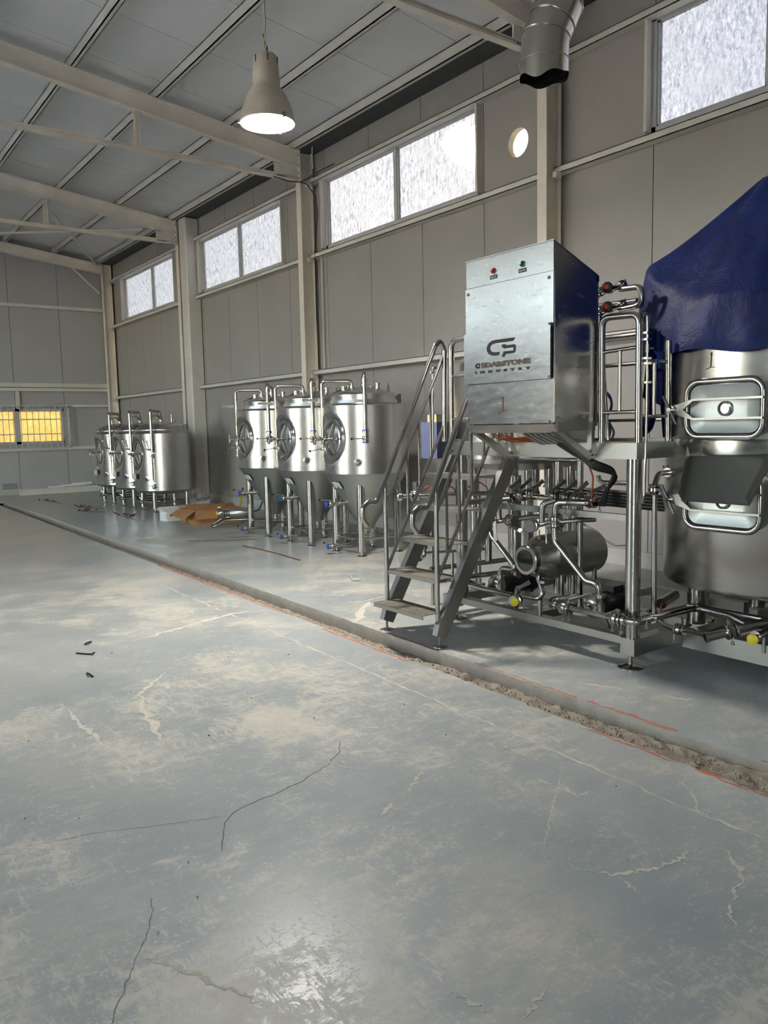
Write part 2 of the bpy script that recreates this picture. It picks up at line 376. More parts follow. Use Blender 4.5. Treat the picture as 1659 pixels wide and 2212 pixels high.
# flat marks on the floor
def strip(pts, w, z=.0006, jit=0., seed=1, taper=False):
    r = random.Random(seed); mb = MB(); v = []; f = []; n = len(pts)
    for i, p in enumerate(pts):
        a = Vector(pts[max(i-1, 0)][:2]); b = Vector(pts[min(i+1, n-1)][:2]); d = (b-a).normalized(); nn = Vector((-d.y, d.x))
        k = w*(1+jit*(r.random()-.5)); q = Vector(p[:2])+nn*w*jit*(r.random()-.5)
        if taper: k *= max(.15, math.sin(PI*min(1, max(0, (i+.4)/n))))
        v += [(q.x+nn.x*k/2, q.y+nn.y*k/2, z), (q.x-nn.x*k/2, q.y-nn.y*k/2, z)]
    for i in range(n-1): f.append((2*i, 2*i+1, 2*i+3, 2*i+2))
    return mb.add(v, f)
def dense(pts, step, jit=0., seed=5):
    r = random.Random(seed); out = []
    for a, b in zip(pts[:-1], pts[1:]):
        a, b = Vector(a[:2]), Vector(b[:2]); n = max(1, int((b-a).length/step))
        for k in range(n): q = a.lerp(b, k/n); out.append((q.x+(r.random()-.5)*jit, q.y+(r.random()-.5)*jit))
    out.append(tuple(pts[-1][:2])); return out
crack = [(1.963,3.065),(1.9,2.98),(1.773,2.888),(1.62,2.83),(1.479,2.798),(1.353,2.781),(1.26,2.757),(1.2,2.70),(1.177,2.663),(1.13,2.58),(1.099,2.516)]
obj('floor_crack', strip(dense(crack, .02, .010), .0026, .0008, .8), 'crack_dark', floor)
crack2 = [(.801,2.397),(.744,2.26),(.70,2.19),(.647,2.124),(.568,2.001),(.50,1.9)]
obj('floor_crack', strip(dense(crack2, .02, .009, 8), .0018, .0008, .8), 'crack_dark', floor)
crack3 = [(.55,3.0),(.8,2.93),(1.0,2.84),(1.2,2.757)]
obj('floor_crack', strip(dense(crack3, .02, .009, 9), .0012, .0008, .8), 'crack_dark', floor)
obj('floor_joint', strip(dense([(2.78,17.5),(2.745,10),(2.72,5.8),(2.69,3.2),(2.66,1.6),(2.66,.8)], .05, .012), .011, .0005, 1.9), 'cream_concrete', floor)
obj('floor_joint', strip(dense([(1.75,5.53),(2.035,5.63),(2.45,5.77),(2.74,5.84),(3.05,5.78)], .04, .02), .045, .0007, 1.2, taper=True), 'cream_concrete', floor)
obj('floor_joint', strip(dense([(3.45,5.66),(3.8,5.5),(4.2,5.6),(4.6,5.75)], .05, .02), .02, .0007, 1.4, taper=True), 'cream_concrete', floor)
def blot(c, rx, ry, rot, seed, z=.0009, n=26, rag=.5):
    r = random.Random(seed); mb = MB(); v = [(c[0], c[1], z)]
    for k in range(n):
        a = 2*PI*k/n; q = 1+rag*(r.random()-.5); x, y = rx*q*math.cos(a), ry*q*math.sin(a)
        v.append((c[0]+x*math.cos(rot)-y*math.sin(rot), c[1]+x*math.sin(rot)+y*math.cos(rot), z))
    return mb.add(v, [(0, 1+k, 1+(k+1) % n) for k in range(n)])
def mark(pts, w, seed, jit=1.7, taper=True, mat='cream_concrete', step=.009, z=.0007): obj('scuff_mark', strip(dense(pts, max(step, w*.8), w*.15, seed), w*.85, z, min(jit, .9) if w > .025 else jit, seed, taper), mat, floor)
mark([(2.476,1.458,0.000),(2.492,1.406,0.000),(2.394,1.301,0.000),(2.291,1.266,0.000),(2.234,1.249,0.000)], .018, 21)
mark([(2.234,1.249,0.000),(2.162,1.215,0.000),(2.124,1.168,0.000)], .008, 22)
mark([(1.992,1.692,0.000),(2.068,1.560,0.000),(2.235,1.498,0.000),(2.452,1.469,0.000)], .018, 23)
mark([(2.068,1.560,0.000),(2.040,1.449,0.000)], .012, 24)
mark([(2.713,2.334,0.000),(2.448,2.135,0.000),(2.211,1.970,0.000),(1.962,1.790,0.000)], .009, 25)
mark([(2.448,2.135,0.000),(2.399,2.004,-0.000),(2.505,2.007,0.000)], .012, 26)
mark([(2.883,1.884,0.000),(2.770,1.715,0.000),(2.664,1.629,0.000),(2.659,1.476,0.000),(2.679,1.368,0.000)], .012, 27)
mark([(1.697,2.382,0.000),(1.793,2.426,-0.000)], .03, 28); mark([(1.706,3.038,0.000),(1.905,2.702,0.000)], .008, 29); mark([(1.876,2.436,0.000),(2.125,2.620,0.000)], .016, 30)
mark([(1.277,1.491,0.000),(1.311,1.369,0.000)], .016, 31); mark([(1.347,1.290,0.000),(1.488,1.348,0.000)], .012, 32)
mark([(1.740,4.703,0.000),(1.452,4.385,0.000),(1.462,4.086,0.000)], .03, 33); mark([(1.425,4.308,-0.000),(1.306,3.641,0.000)], .05, 34); mark([(1.055,4.424,0.000),(1.066,3.694,-0.000)], .03, 35)
mark([(3.807,5.478,0.000),(3.324,4.945,0.000)], .09, 36); mark([(3.376,4.957,-0.000),(3.466,4.690,0.000)], .02, 37)
mark([(3.868,3.784,0.000),(3.749,3.381,0.000),(4.004,3.370,0.000)], .06, 38); mark([(3.513,2.921,0.000),(3.615,2.678,0.000)], .05, 39); mark([(3.648,2.551,0.000),(3.779,2.299,0.000)], .02, 40)
mark([(1.377,3.894,0.000),(1.629,3.948,-0.000),(2.069,3.870,0.000)], .012, 41)
mark([(0.687,2.123,0.000),(0.763,1.972,-0.000),(0.861,1.751,-0.000)], .014, 42, mat='tan_mark')
obj('puddle_stain', blot((4.510,9.885,0.000), .50, .09, 2.55, 51), 'puddle_stain', floor); obj('puddle_stain', blot((4.849,9.985,0.000), .22, .07, 2.5, 52), 'puddle_stain', floor)
# orange marking-out lines
def orange(pts, w, seed): obj('marking_line', strip(dense(pts, .03, .012, seed), w, .0012, 1.2, seed), 'orange_paint', floor)
orange([(EDGE_F(y)+.02, y) for y in (4.55, 4.2, 3.9)], .012, 61); orange([(EDGE_F(y)+.02, y) for y in (3.6, 3.2, 2.75)], .009, 62)
orange([(EDGE_F(y)+.025, y) for y in (2.7, 2.45, 2.15)], .016, 63); orange([(EDGE_F(y)+.02, y) for y in (1.72, 1.5)], .014, 64)
orange([(EDGE_N(y)-.025, y) for y in (4.95, 4.6, 4.25, 3.9)], .016, 65); orange([(EDGE_N(y)-.02, y) for y in (2.45, 2.2, 1.95)], .01, 66)
orange([(EDGE_N(y)-.012, y) for y in (1.85, 1.7, 1.5)], .014, 67); orange([(EDGE_N(y)-.015, y) for y in (8.5, 7.5, 6.2, 5.6)], .012, 68)

# ---- walls of sandwich panels
WIN = [(2.6, 4.86), (7.24, 10.70), (11.99, 15.40), (16.72, 20.12)]        # the openings in the right wall
ZS, ZT, ZTOP = 4.25, 5.33, 5.73
wall_r = thing('wall_right', (XW, 8, 0), 'right wall of pale grey vertical sandwich panels', kind='structure')
joints = [4.83+PITCH*k for k in range(-8, 15)]
joints = [YR-.1]+[j for j in joints if YR < j < YF-.2]+[YF+.1]
G = .005
for a, b in zip(joints[:-1], joints[1:]):
    def pan(y0, y1, z0, z1):
        if y1-y0 < .02: return
        mb = MB().box((XW, y0+G, z0), (XW+.08, y1-G, z1)); obj('wall_panel', mb, 'wall_panel', wall_r)
    pan(a, b, 0.0, ZS); pan(a, b, ZT, ZTOP)
    segs = [(a, b)]
    for w0, w1 in WIN:
        segs = [q for s0, s1 in segs for q in ((s0, min(s1, w0)), (max(s0, w1), s1)) if q[1]-q[0] > .03]
    for s0, s1 in segs:
        if s0 < 6.62 < s1:                       # the panel with the round ventilation hole
            n = 28; cy, cz, r = 6.62, 4.665, .158; mb = MB(); v = []; f = []
            for x in (XW, XW+.08):
                for k in range(n): t = 2*PI*k/n; v.append((x, cy+r*math.cos(t), cz+r*math.sin(t)))
                for k in range(n):
                    t = 2*PI*k/n; c_, s_ = math.cos(t), math.sin(t); u = min(((s1-G-cy) if c_ > 0 else (cy-s0-G))/max(abs(c_), 1e-6), ((ZT-cz) if s_ > 0 else (cz-ZS))/max(abs(s_), 1e-6))
                    v.append((x, cy+u*c_, cz+u*s_))
                for yy, zz in ((s1-G, ZT), (s0+G, ZT), (s0+G, ZS), (s1-G, ZS)): v.append((x, yy, zz))
            st = 2*n+4
            for side in (0, 1):
                o = side*st
                for k in range(n):
                    k2 = (k+1) % n; f.append((o+k, o+k2, o+n+k2, o+n+k))
                for ci, (yy, zz) in enumerate(((s1, ZT), (s0, ZT), (s0, ZS), (s1, ZS))):
                    best = min(range(n), key=lambda k: abs(((k+.5)/n*2*PI-math.atan2(zz-cz, yy-cy)+PI) % (2*PI)-PI)); f.append((o+n+best, o+n+(best+1) % n, o+2*n+ci))
            for k in range(n): k2 = (k+1) % n; f.append((k, k2, st+k2, st+k))
            mb.add(v, f); obj('wall_panel', mb, 'wall_panel', wall_r, smooth=False)
        else: pan(s0, s1, ZS, ZT)
mb = MB()
for j in joints[1:-1]:
    spans = [(0, ZS), (ZT, ZTOP)]+([] if any(w0 < j < w1 for w0, w1 in WIN) else [(ZS, ZT)])
    for z0, z1 in spans: mb.box((XW+.03, j-.02, z0), (XW+.075, j+.02, z1))
obj('joint_seal', mb, 'black_gap', wall_r)
b = MB(); b.box((XW-.03, YR, 0), (XW+.01, YF, .16)); tag(obj('baseboard_right', b, 'plinth'), 'low concrete plinth along the right wall', kind='structure')
# far wall
wall_f = thing('wall_far', (0, YF, 0), 'far gable wall of pale grey sandwich panels', kind='structure')
FW = (2.55, 5.46, 1.23, 2.09)
xs = [6.95]+[5.50-1.16*k for k in range(0, 4)]; xs = [6.95, 5.50, 4.345, 3.19, 2.03, -1.07, -9.1]
for a, b_ in zip(xs[1:], xs[:-1]):
    mb = MB()
    def gab(x0, x1, z0, z1=None):
        if x1-x0 < .01: return
        if z1 is None:
            mb.prism([(x0, z0), (x1, z0), (x1, roof(x1)), (x0, roof(x0))], 0, .08, Matrix(((1,0,0,0),(0,0,1,YF),(0,1,0,0),(0,0,0,1))))
        else: mb.box((x0, YF, z0), (x1, YF+.08, z1))
    x0, x1 = a+G, b_-G
    if x0 < FW[1] and x1 > FW[0]:
        gab(x0, x1, 0, FW[2]); gab(x0, x1, FW[3]); gab(x0, min(x1, FW[0]), FW[2], FW[3]) if x0 < FW[0] else None
        gab(max(x0, FW[1]), x1, FW[2], FW[3]) if x1 > FW[1] else None
    else: gab(x0, x1, 0)
    obj('wall_panel', mb, 'wall_panel_x', wall_f)
mb = MB()
for j in xs[1:-1]: mb.box((j-.02, YF+.03, 0), (j+.02, YF+.075, FW[2])).box((j-.02, YF+.03, FW[3]), (j+.02, YF+.075, 5.7))
obj('joint_seal', mb, 'black_gap', wall_f)
b = MB(); b.box((-9, YF-.05, 0), (6.8, YF+.01, .14)); tag(obj('baseboard_far', b, 'plinth'), 'low pale plinth along the far wall', kind='structure')
# left and rear walls, with the open roller doors the daylight comes through
wall_l = thing('wall_left', (XL, 8, 0), 'unseen left wall, darkened to pass for an unlit side, with high windows and one open door', kind='structure')
mb = MB()
mb.box((XL-.08, YR-.1, 0), (XL, 6.8, 4.1)).box((XL-.08, 11.8, 0), (XL, YF+.1, 4.1)).box((XL-.08, 6.8, 4.0), (XL, 11.8, 4.1)).box((XL-.08, YR-.1, 5.3), (XL, YF+.1, 5.95))
edges = [YR-.1]+[q for w_ in LEFT_WIN for q in w_]+[YF+.1]
for k in range(0, len(edges), 2): mb.box((XL-.08, edges[k], 4.1), (XL, edges[k+1], 5.3))
obj('shade_wall', mb, 'left_wall_shade', wall_l)  # unseen wall, darkened in colour to dim what the steel reflects
wall_b = thing('wall_rear', (0, YR, 0), 'rear gable wall of pale grey sandwich panels with an open door', kind='structure')
mb = MB(); mb.box((-9.1, YR-.08, 0), (-8.6, YR, 6)).box((-4.6, YR-.08, 0), (6.95, YR, 6)).box((-8.6, YR-.08, 4.2), (-4.6, YR, 6)).box((-7, YR-.08, 6), (5.5, YR, 7.0))
obj('wall_panel', mb, 'wall_panel_x', wall_b)
b = MB(); b.box((-60, -60, -.5), (60, 80, -.25)); tag(obj('ground', b, 'ground_out'), 'paved yard outside the hall', kind='structure')

# ---- roof
ceil = thing('ceiling', (0, 8, 5.8), 'pitched ceiling of white sandwich roof panels on purlins', kind='structure')
rj = [YR-.1]+[j for j in (4.87+PITCH*k for k in range(-8, 15)) if YR < j < YF-.2]+[YF+.1]
for a, b_ in zip(rj[:-1], rj[1:]):
    for x0, x1 in ((RIDGE, 6.62), (-9.1, RIDGE)):
        mb = MB(); v = [(x, y, roof(x)+t) for t in (0, .08) for x, y in ((x0, a+.004), (x1, a+.004), (x1, b_-.004), (x0, b_-.004))]
        mb.add(v, [(0,3,2,1),(4,5,6,7),(0,1,5,4),(1,2,6,5),(2,3,7,6),(3,0,4,7)]); obj('roof_panel', mb, 'roof_panel', ceil)
mb = MB()
for j in rj[1:-1]:
    for x0, x1 in ((RIDGE, 6.62), (-9.1, RIDGE)):
        v = [(x, y, roof(x)+t) for t in (.012, .07) for x, y in ((x0, j-.02), (x1, j-.02), (x1, j+.02), (x0, j+.02))]
        mb.add(v, [(0,3,2,1),(4,5,6,7),(0,1,5,4),(1,2,6,5),(2,3,7,6),(3,0,4,7)])
obj('joint_seal', mb, 'paint_white', ceil)
b = MB(); b.box((6.55, YR, 5.735), (6.95, YF, 5.745)).box((6.55, YR, 5.745), (6.56, YF, 5.86)).box((6.94, YR, 5.6), (6.96, YF, 5.95)).box((6.5, YR, 5.95), (6.96, YF, 5.96))
tag(obj('trim_1', b, 'gutter'), 'dark grey metal eaves gutter along the right wall', kind='structure')
# purlins
for i, x in enumerate((6.51, 5.45, 4.35, 3.23, 2.12, 1.02, -.1)):
    z = raf(x); w = .03 if i else .035
    mb = MB(); mb.box((x-w, YR, z), (x+w, YF, z+.012)).box((x-w, YR, z), (x-w+.012, YF, z+.139)).box((x-w, YR, z+.125), (x+w, YF, z+.137)).box((x+w-.008, YR, z), (x+w, YF, z+.03))
    tag(obj('purlin', mb, 'paint_white'), 'long white steel roof purlin running towards the far wall', kind='structure', group='roof purlins')
# rafters (I beams), tie beams with hangers and end plates, columns
def ibeam(mb, x0, x1, y, top, h, w=.12, tf=.014, tw=.012):
    for dz0, dz1, ww in ((-tf, 0, w), (-h, -h+tf, w), (-h+tf, -tf, tw)):
        v = []
        for dz in (dz0, dz1):
            for x, yy in ((x0, y-ww/2), (x1, y-ww/2), (x1, y+ww/2), (x0, y+ww/2)): v.append((x, yy, top(x)+dz))
        mb.add(v, [(0,3,2,1),(4,5,6,7),(0,1,5,4),(1,2,6,5),(2,3,7,6),(3,0,4,7)])
def bolts(mb, pts, n, r=.014):
    for p in pts: mb.cyl(Vector(p), Vector(p)+Vector(n)*.014, r, seg=6)
FR = {6.0: 'nearest visible frame, behind the steel duct', 11.0: 'frame behind the pendant lamp', 15.95: 'second frame from the far wall', 20.92: 'frame against the far wall', 1.0: 'frame above the camera', -3.9: 'frame at the rear wall'}
for y, where in FR.items():
    r_ = thing('steel_rafter', (3, y, 5.9), 'off-white steel roof rafter and tie, '+where, kind='structure')
    mb = MB(); ibeam(mb, RIDGE, 6.565, y, raf, .246); ibeam(mb, -8.7, RIDGE, y, raf, .246); obj('beam', mb, 'paint_beige', r_)
    if y != 20.92:
        mb = MB(); mb.box((-8.7, y-.045, 5.283), (6.5, y+.045, 5.297)).box((-8.7, y-.006, 5.297), (6.5, y+.006, 5.355)).box((-8.7, y-.02, 5.345), (6.5, y+.02, 5.357)); obj('tie_beam', mb, 'paint_beige', r_)
        for hx in (4.05, 1.5): mb = MB(); mb.box((hx-.035, y-.03, 5.35), (hx-.025, y+.03, raf(hx)-.24)).box((hx-.035, y-.006, 5.35), (hx+.035, y+.006, raf(hx)-.24)).box((hx+.025, y-.03, 5.35), (hx+.035, y+.03, raf(hx)-.24)); obj('hanger', mb, 'paint_beige', r_)
        mb = MB(); mb.box((6.15, y-.012, 5.29), (6.55, y+.012, raf(6.55)-.23)); obj('gusset_plate', mb, 'paint_white', r_)
        mb = MB(); mb.box((6.55, y-.075, 5.27), (6.572, y+.075, 5.74)); obj('end_plate', mb, 'paint_white', r_)
        mb = MB(); bolts(mb, [(6.2+.045*k, y-.012, 5.32) for k in range(4)], (0, -1, 0)); bolts(mb, [(6.55, y+s*.05, z) for z in (5.66, 5.5, 5.4, 5.32) for s in (-1, 1)], (-1, 0, 0)); obj('bolt', mb, 'beam_steel', r_)
    else:
        mb = MB(); mb.tube([(5.85, y, raf(5.85)-.24), (6.5, y, 5.0)], .022, 6); obj('knee_brace', mb, 'paint_beige', r_)
COLS = {6.0: 'steel wall column right of the round vent', 11.03: 'steel wall column with the dangling black cable', 15.95: 'steel wall column behind the boxed pipe casing', 20.92: 'steel column in the far corner', 1.0: 'steel wall column beside the camera', -3.9: 'steel column in the rear corner'}
for y, lab in COLS.items():
    mb = MB(); w = .13
    mb.box((6.575, y-w/2, 0), (6.59, y+w/2, 5.73)).box((6.79, y-w/2, 0), (6.805, y+w/2, 5.73)).box((6.59, y-.008, 0), (6.79, y+.008, 5.73))
    o = tag(obj('steel_column', mb, 'paint_beige'), lab, kind='structure'); 
c = thing('trim_2', (6.7, 15.62, 0), 'white boxed pipe casing standing in front of a wall column', kind='structure')
mb = MB(); mb.prism([(6.56,15.50),(6.585,15.47),(6.84,15.47),(6.84,15.80),(6.585,15.80),(6.56,15.77)], 0, 5.72); obj('casing', mb, 'paint_white', c)
# girts along the right wall
bays = [(-3.9, 1.0), (1.0, 6.0), (6.0, 11.03), (11.03, 15.78), (15.95, 20.92)]
for zi, z in enumerate((2.40, 4.20, 5.335)):
    for a, b_ in bays:
        mb = MB(); h = .075 if zi == 0 else .07
        mb.box((XW-.125, a+.02, z-h), (XW-.117, b_-.02, z)).box((XW-.125, a+.02, z-.008), (XW-.005, b_-.02, z)).box((XW-.125, a+.02, z-h), (XW-.005, b_-.02, z-h+.008))
        o = tag(obj('wall_girt', mb, 'paint_white'), ['lower', 'window-sill', 'top'][zi]+' white steel girt along the right wall', kind='structure', group=['lower', 'sill', 'top'][zi]+' wall girts')
        mb = MB(); mb.cbox((XW-.16, b_-.10, z-h-.03), (.09, .05, .06)); obj('cleat', mb, 'paint_white', o)
for z, x1, h in ((4.62, 6.56, .075), (2.60, 6.6, .075), (2.72, 6.6, .10), (2.19, 6.6, .06), (1.135, 6.6, .07)):
    x0 = -9.0 if z > 2.3 else 5.50 if z == 2.19 else -9.0
    mb = MB(); mb.box((x0, YF-.09, z-h), (x1, YF-.002, z)); tag(obj('wall_girt', mb, 'paint_white'), 'white steel girt across the far wall', kind='structure', group='far wall girts')
mb = MB(); mb.box((4.37, YF-.07, 2.09), (4.44, YF, 2.55)); tag(obj('wall_girt', mb, 'paint_white'), 'short white post above the barred window', kind='structure')
# wind bracing in the far roof bay
for p, q, lab in (((4.05, 15.98, 5.72), (6.45, 20.85, 5.70), 'long white diagonal wind brace falling to the far corner'), ((5.88, 15.98, 5.50), (2.4, 20.85, 5.93), 'grey diagonal wind brace crossing behind the tie beam')):
    mb = MB(); mb.tube([p, q], .028, 6); tag(obj('wind_brace', mb, 'paint_white'), lab, kind='structure')
# ---- windows
def window(n, y0, y1, mull, glass, lab, slid=False):
    w = thing('window_%d' % n, (XW, (y0+y1)/2, ZS), lab, kind='structure')
    mb = MB(); f = .045; x0, x1 = XW-.0, XW+.07
    mb.box((x0, y0, ZS), (x1, y1, ZS+f)).box((x0, y0, ZT-f-.03), (x1, y1, ZT)).box((x0, y0, ZS), (x1, y0+f, ZT)).box((x0, y1-f, ZS), (x1, y1, ZT)); obj('window_frame', mb, 'window_frame', w)
    mb = MB(); mb.box((x0-.085, y0-.03, ZS), (x0, y0, ZT)).box((x0-.085, y1, ZS), (x0, y1+.03, ZT)); obj('reveal_post', mb, 'paint_white', w)
    mb = MB(); mb.box((x0+.005, mull-.03, ZS+f), (x1, mull+.03, ZT-f-.03)); obj('mullion', mb, 'window_frame', w)
    for a, b_ in ((y0+f, mull-.03), (mull+.03, y1-f)):
        s = obj('sash', MB().box((x0+.02, a, ZS+f), (x0+.05, a+.025, ZT-.075)).box((x0+.02, b_-.025, ZS+f), (x0+.05, b_, ZT-.075)).box((x0+.02, a, ZS+f), (x0+.05, b_, ZS+f+.02)).box((x0+.02, a, ZT-.095), (x0+.05, b_, ZT-.075)), 'window_frame', w)
        mb = MB(); mb.add([(x0+.035, a+.02, ZS+f+.015), (x0+.035, b_-.02, ZS+f+.015), (x0+.035, b_-.02, ZT-.09), (x0+.035, a+.02, ZT-.09)], [(0, 1, 2, 3)]); obj('pane', mb, glass, s, smooth=False)
window(1, 2.6, 4.86, 3.7, 'hammered_glass', 'high frosted window at the upper right corner'); window(2, 7.24, 10.70, 8.93, 'frosted_glass', 'high frosted window with sun glaring through one pane')
window(3, 11.99, 15.40, 13.72, 'frosted_glass', 'high frosted window between the two middle columns'); window(4, 16.72, 20.12, 18.2, 'frosted_glass', 'high frosted window nearest the far corner')
# round vent
v_ = thing('ventilation_louver', (XW, 6.62, 4.665), 'round sunlit louvred vent hole high in the panel wall', 'vent')
mb = MB(); mb.lathe([(.158, 0), (.158, .085)], (XW, 6.62, 4.665), (1, 0, 0), 28); obj('sleeve', mb, 'cream_plastic', v_)
for k in range(8):
    z = 4.665-.17+k*.045; mb = MB(); mb.add([(XW+.09, 6.44, z+.03), (XW+.09, 6.80, z+.03), (XW+.12, 6.80, z), (XW+.12, 6.44, z)], [(0, 1, 2, 3)]); obj('slat', mb, 'louver_white', v_)
# barred window in the far wall
w = thing('window_5', (4, YF, FW[2]), 'barred amber-glazed window low in the far wall', kind='structure')
mb = MB(); f = .06
for a in ((FW[0], FW[2], FW[1], FW[2]+f), (FW[0], FW[3]-f, FW[1], FW[3]), (FW[0], FW[2], FW[0]+f, FW[3]), (FW[1]-f, FW[2], FW[1], FW[3]), (4.30, FW[2], 4.43, FW[3])): mb.box((a[0], YF-.01, a[1]), (a[2], YF+.06, a[3]))
obj('window_frame', mb, 'window_frame', w)
for a, b_ in ((FW[0]+f, 4.30), (4.43, FW[1]-f)):
    mb = MB(); mb.add([(a, YF+.03, FW[2]+f), (b_, YF+.03, FW[2]+f), (b_, YF+.03, FW[3]-f), (a, YF+.03, FW[3]-f)], [(0, 1, 2, 3)]); obj('pane', mb, 'yellow_view_glass', w, smooth=False)
gr = thing('window_grille', (4, YF-.1, 1.13), 'grey welded bar cage over the yellow-tinted window', 'grille')
x = 2.5
while x < 5.58: 
    mb = MB(); mb.tube([(x, YF, 1.17), (x, YF-.16, 1.12), (x, YF-.16, 2.16), (x, YF, 2.12)], .008, 5, 0); obj('bar', mb, 'window_frame', gr); x += .137
for z in (1.12, 1.47, 1.83, 2.16): mb = MB(); mb.box((2.45, YF-.172, z-.012), (5.56, YF-.16, z+.012)); obj('cross_bar', mb, 'window_frame', gr)
mb = MB(); mb.box((5.50, YF-.17, 1.12), (5.56, YF-.0, 1.16)).box((5.50, YF-.17, 2.12), (5.56, YF, 2.16)).box((5.52, YF-.17, 1.12), (5.56, YF-.15, 2.16)); obj('end_frame', mb, 'window_frame', gr)
mb = MB(); mb.box((3.93, YF-.03, .09), (4.24, YF, .28)); tag(obj('vent_cover', mb, 'vent_grey'), 'flat grey vent cover low on the far wall', 'vent')

# ================================================================== vessels
def recess_shell(R, z0, z1, mz, a, b, depth, nth=96, nz=34, ang=PI):
    """cylinder wall with an oval recess pressed in at angle ang"""
    mb = MB(); v = []; f = []
    ths = [ang+(t-.5)*2*PI for t in [k/nth for k in range(nth)]]
    zs = [z0+(z1-z0)*k/nz for k in range(nz+1)]
    for z in zs:
        for th in ths:
            d = th-ang; s, c = math.sin(d), math.cos(d); rad = R
            if c > 0:
                e = math.sqrt((R*s/a)**2+((z-mz)/b)**2); flat = R-depth
                if e < 1: k = 1
                elif e < 1.3: k = (1.3-e)/.3; k = k*k*(3-2*k)
                else: k = 0
                xx = R*c*(1-k)+min(R*c, flat)*k; yy = R*s
            else: xx, yy = R*c, R*s
            ca, sa = math.cos(ang), math.sin(ang); v.append((xx*ca-yy*sa, xx*sa+yy*ca, z))
    for i in range(nz):
        for k in range(nth): f.append((i*nth+k, i*nth+(k+1) % nth, (i+1)*nth+(k+1) % nth, (i+1)*nth+k))
    return mb.add(v, f)
def oval(mb, x, mz, a, b, x2, a2, b2, n=36, cap=False):
    v = [(x, a*math.cos(2*PI*k/n), mz+b*math.sin(2*PI*k/n)) for k in range(n)]+[(x2, a2*math.cos(2*PI*k/n), mz+b2*math.sin(2*PI*k/n)) for k in range(n)]
    f = [(k, (k+1) % n, n+(k+1) % n, n+k) for k in range(n)]
    if cap: f.append(tuple(range(n, 2*n)))
    return mb.add(v, f)
def leg(t, x, y, top, r=.046, foot=.06):
    l = obj('leg', MB().cyl((x, y, .05), (x, y, top), r, seg=18), 'pipe_steel', t)
    obj('levelling_foot', MB().cyl((x, y, .008), (x, y, .06), .014, seg=8).lathe([(foot, 0), (foot, .006), (.03, .014)], (x, y, 0), (0, 0, 1), 20, (True, True)), 'pipe_steel', l)
    return l
def clamp(parent, c, axis, r):
    mb = MB(); clampset(mb, c, axis, r); return obj('clamp', mb, 'pipe_steel', parent)
def clampset(mb, c, axis, r): 
    c = Vector(c); ax = Vector(axis).normalized()
    mb.cyl(c-ax*.010, c+ax*.010, r*1.55, seg=14); mb.cyl(c+ax.orthogonal()*r*1.5-ax*.006, c+ax.orthogonal()*r*1.9+ax*.006, .006, seg=6)
def small_valve(t, name, c, axis, r, cap=None, lever=None, ball=True):
    c, ax = Vector(c), Vector(axis).normalized()
    mb = MB(); mb.lathe([(r*1.5, -.035), (r*1.5, -.022), (r, -.02), (r*1.35, -.008), (r*1.35, .01), (r, .02), (r*1.5, .024), (r*1.5, .036)], c, ax, 14, (True, True))
    up = Vector((0, 0, 1)) if abs(ax.z) < .8 else Vector((-1, 0, 0)); mb.cyl(c, c+up*.045, r*.5, seg=8)
    o = obj(name, mb, 'pipe_steel', t)
    if lever is not None:
        lv = Vector(lever); p = c+up*.045; h = MB().tube([p, p+lv], .005, 6, 0); obj('handle', h, 'pipe_steel', o)
        if ball: obj('ball_knob', MB().ball(p+lv, .014, 10), 'black_rubber', o)
    if cap: obj('cap', MB().lathe([(r*1.7, 0), (r*1.7, .012), (r*1.2, .02)], c-ax*.05, ax*-1, 16, (True, True)), cap, o)
    return o
def manway(t, R, mz, a, b, xf, big=1.):
    """oval hinged door in the recess facing -X; xf = plane of the recess"""
    mb = MB(); oval(mb, -xf, mz, a+.035, b+.035, -xf-.03, a+.03, b+.03); oval(mb, -xf-.03, mz, a+.03, b+.03, -xf-.03, a+.005, b+.005); oval(mb, -xf-.03, mz, a+.005, b+.005, -xf, a, b); obj('manway_collar', mb, 'pipe_steel', t)
    mb = MB(); oval(mb, -xf-.008, mz, a, b, -xf-.022, a*.8, b*.8); oval(mb, -xf-.022, mz, a*.8, b*.8, -xf-.036, a*.3, b*.3, cap=True); d = obj('manway_door', mb, 'tank_steel', t)
    mb = MB(); mb.tube([(-xf-.03, -.03, mz+b*.93), (-xf-.075, 0, mz+.02), (-xf-.075, 0, mz-.02), (-xf-.03, -.03, mz-b*.93)], .012, 6, .02); obj('yoke', mb, 'cone_steel', d)
    mb = MB(); mb.box((-xf-.085, -a*.9, mz-.012), (-xf-.06, a*1.25, mz+.012)); mb.cyl((-xf-.05, 0, mz), (-xf-.16, 0, mz), .014, seg=10); obj('clamp_arm', mb, 'pipe_steel', d)
    mb = MB()
    for k in range(3):
        q = 2*PI*k/3+.4; mb.cyl((-xf-.145, 0, mz), (-xf-.165, .075*math.cos(q), mz+.075*math.sin(q)), .007, seg=6)
    obj('hand_wheel', mb, 'pipe_steel', d)
    mb = MB(); mb.cyl((-xf-.05, a*1.1, mz), (-xf-.14, a*1.1+.04, mz), .013, seg=8); 
    for s in (-1, 1): mb.cyl((-xf-.13, a*1.1+.035, mz), (-xf-.15, a*1.1+.045, mz+s*.06), .006, seg=6)
    obj('swing_bolt', mb, 'pipe_steel', d)

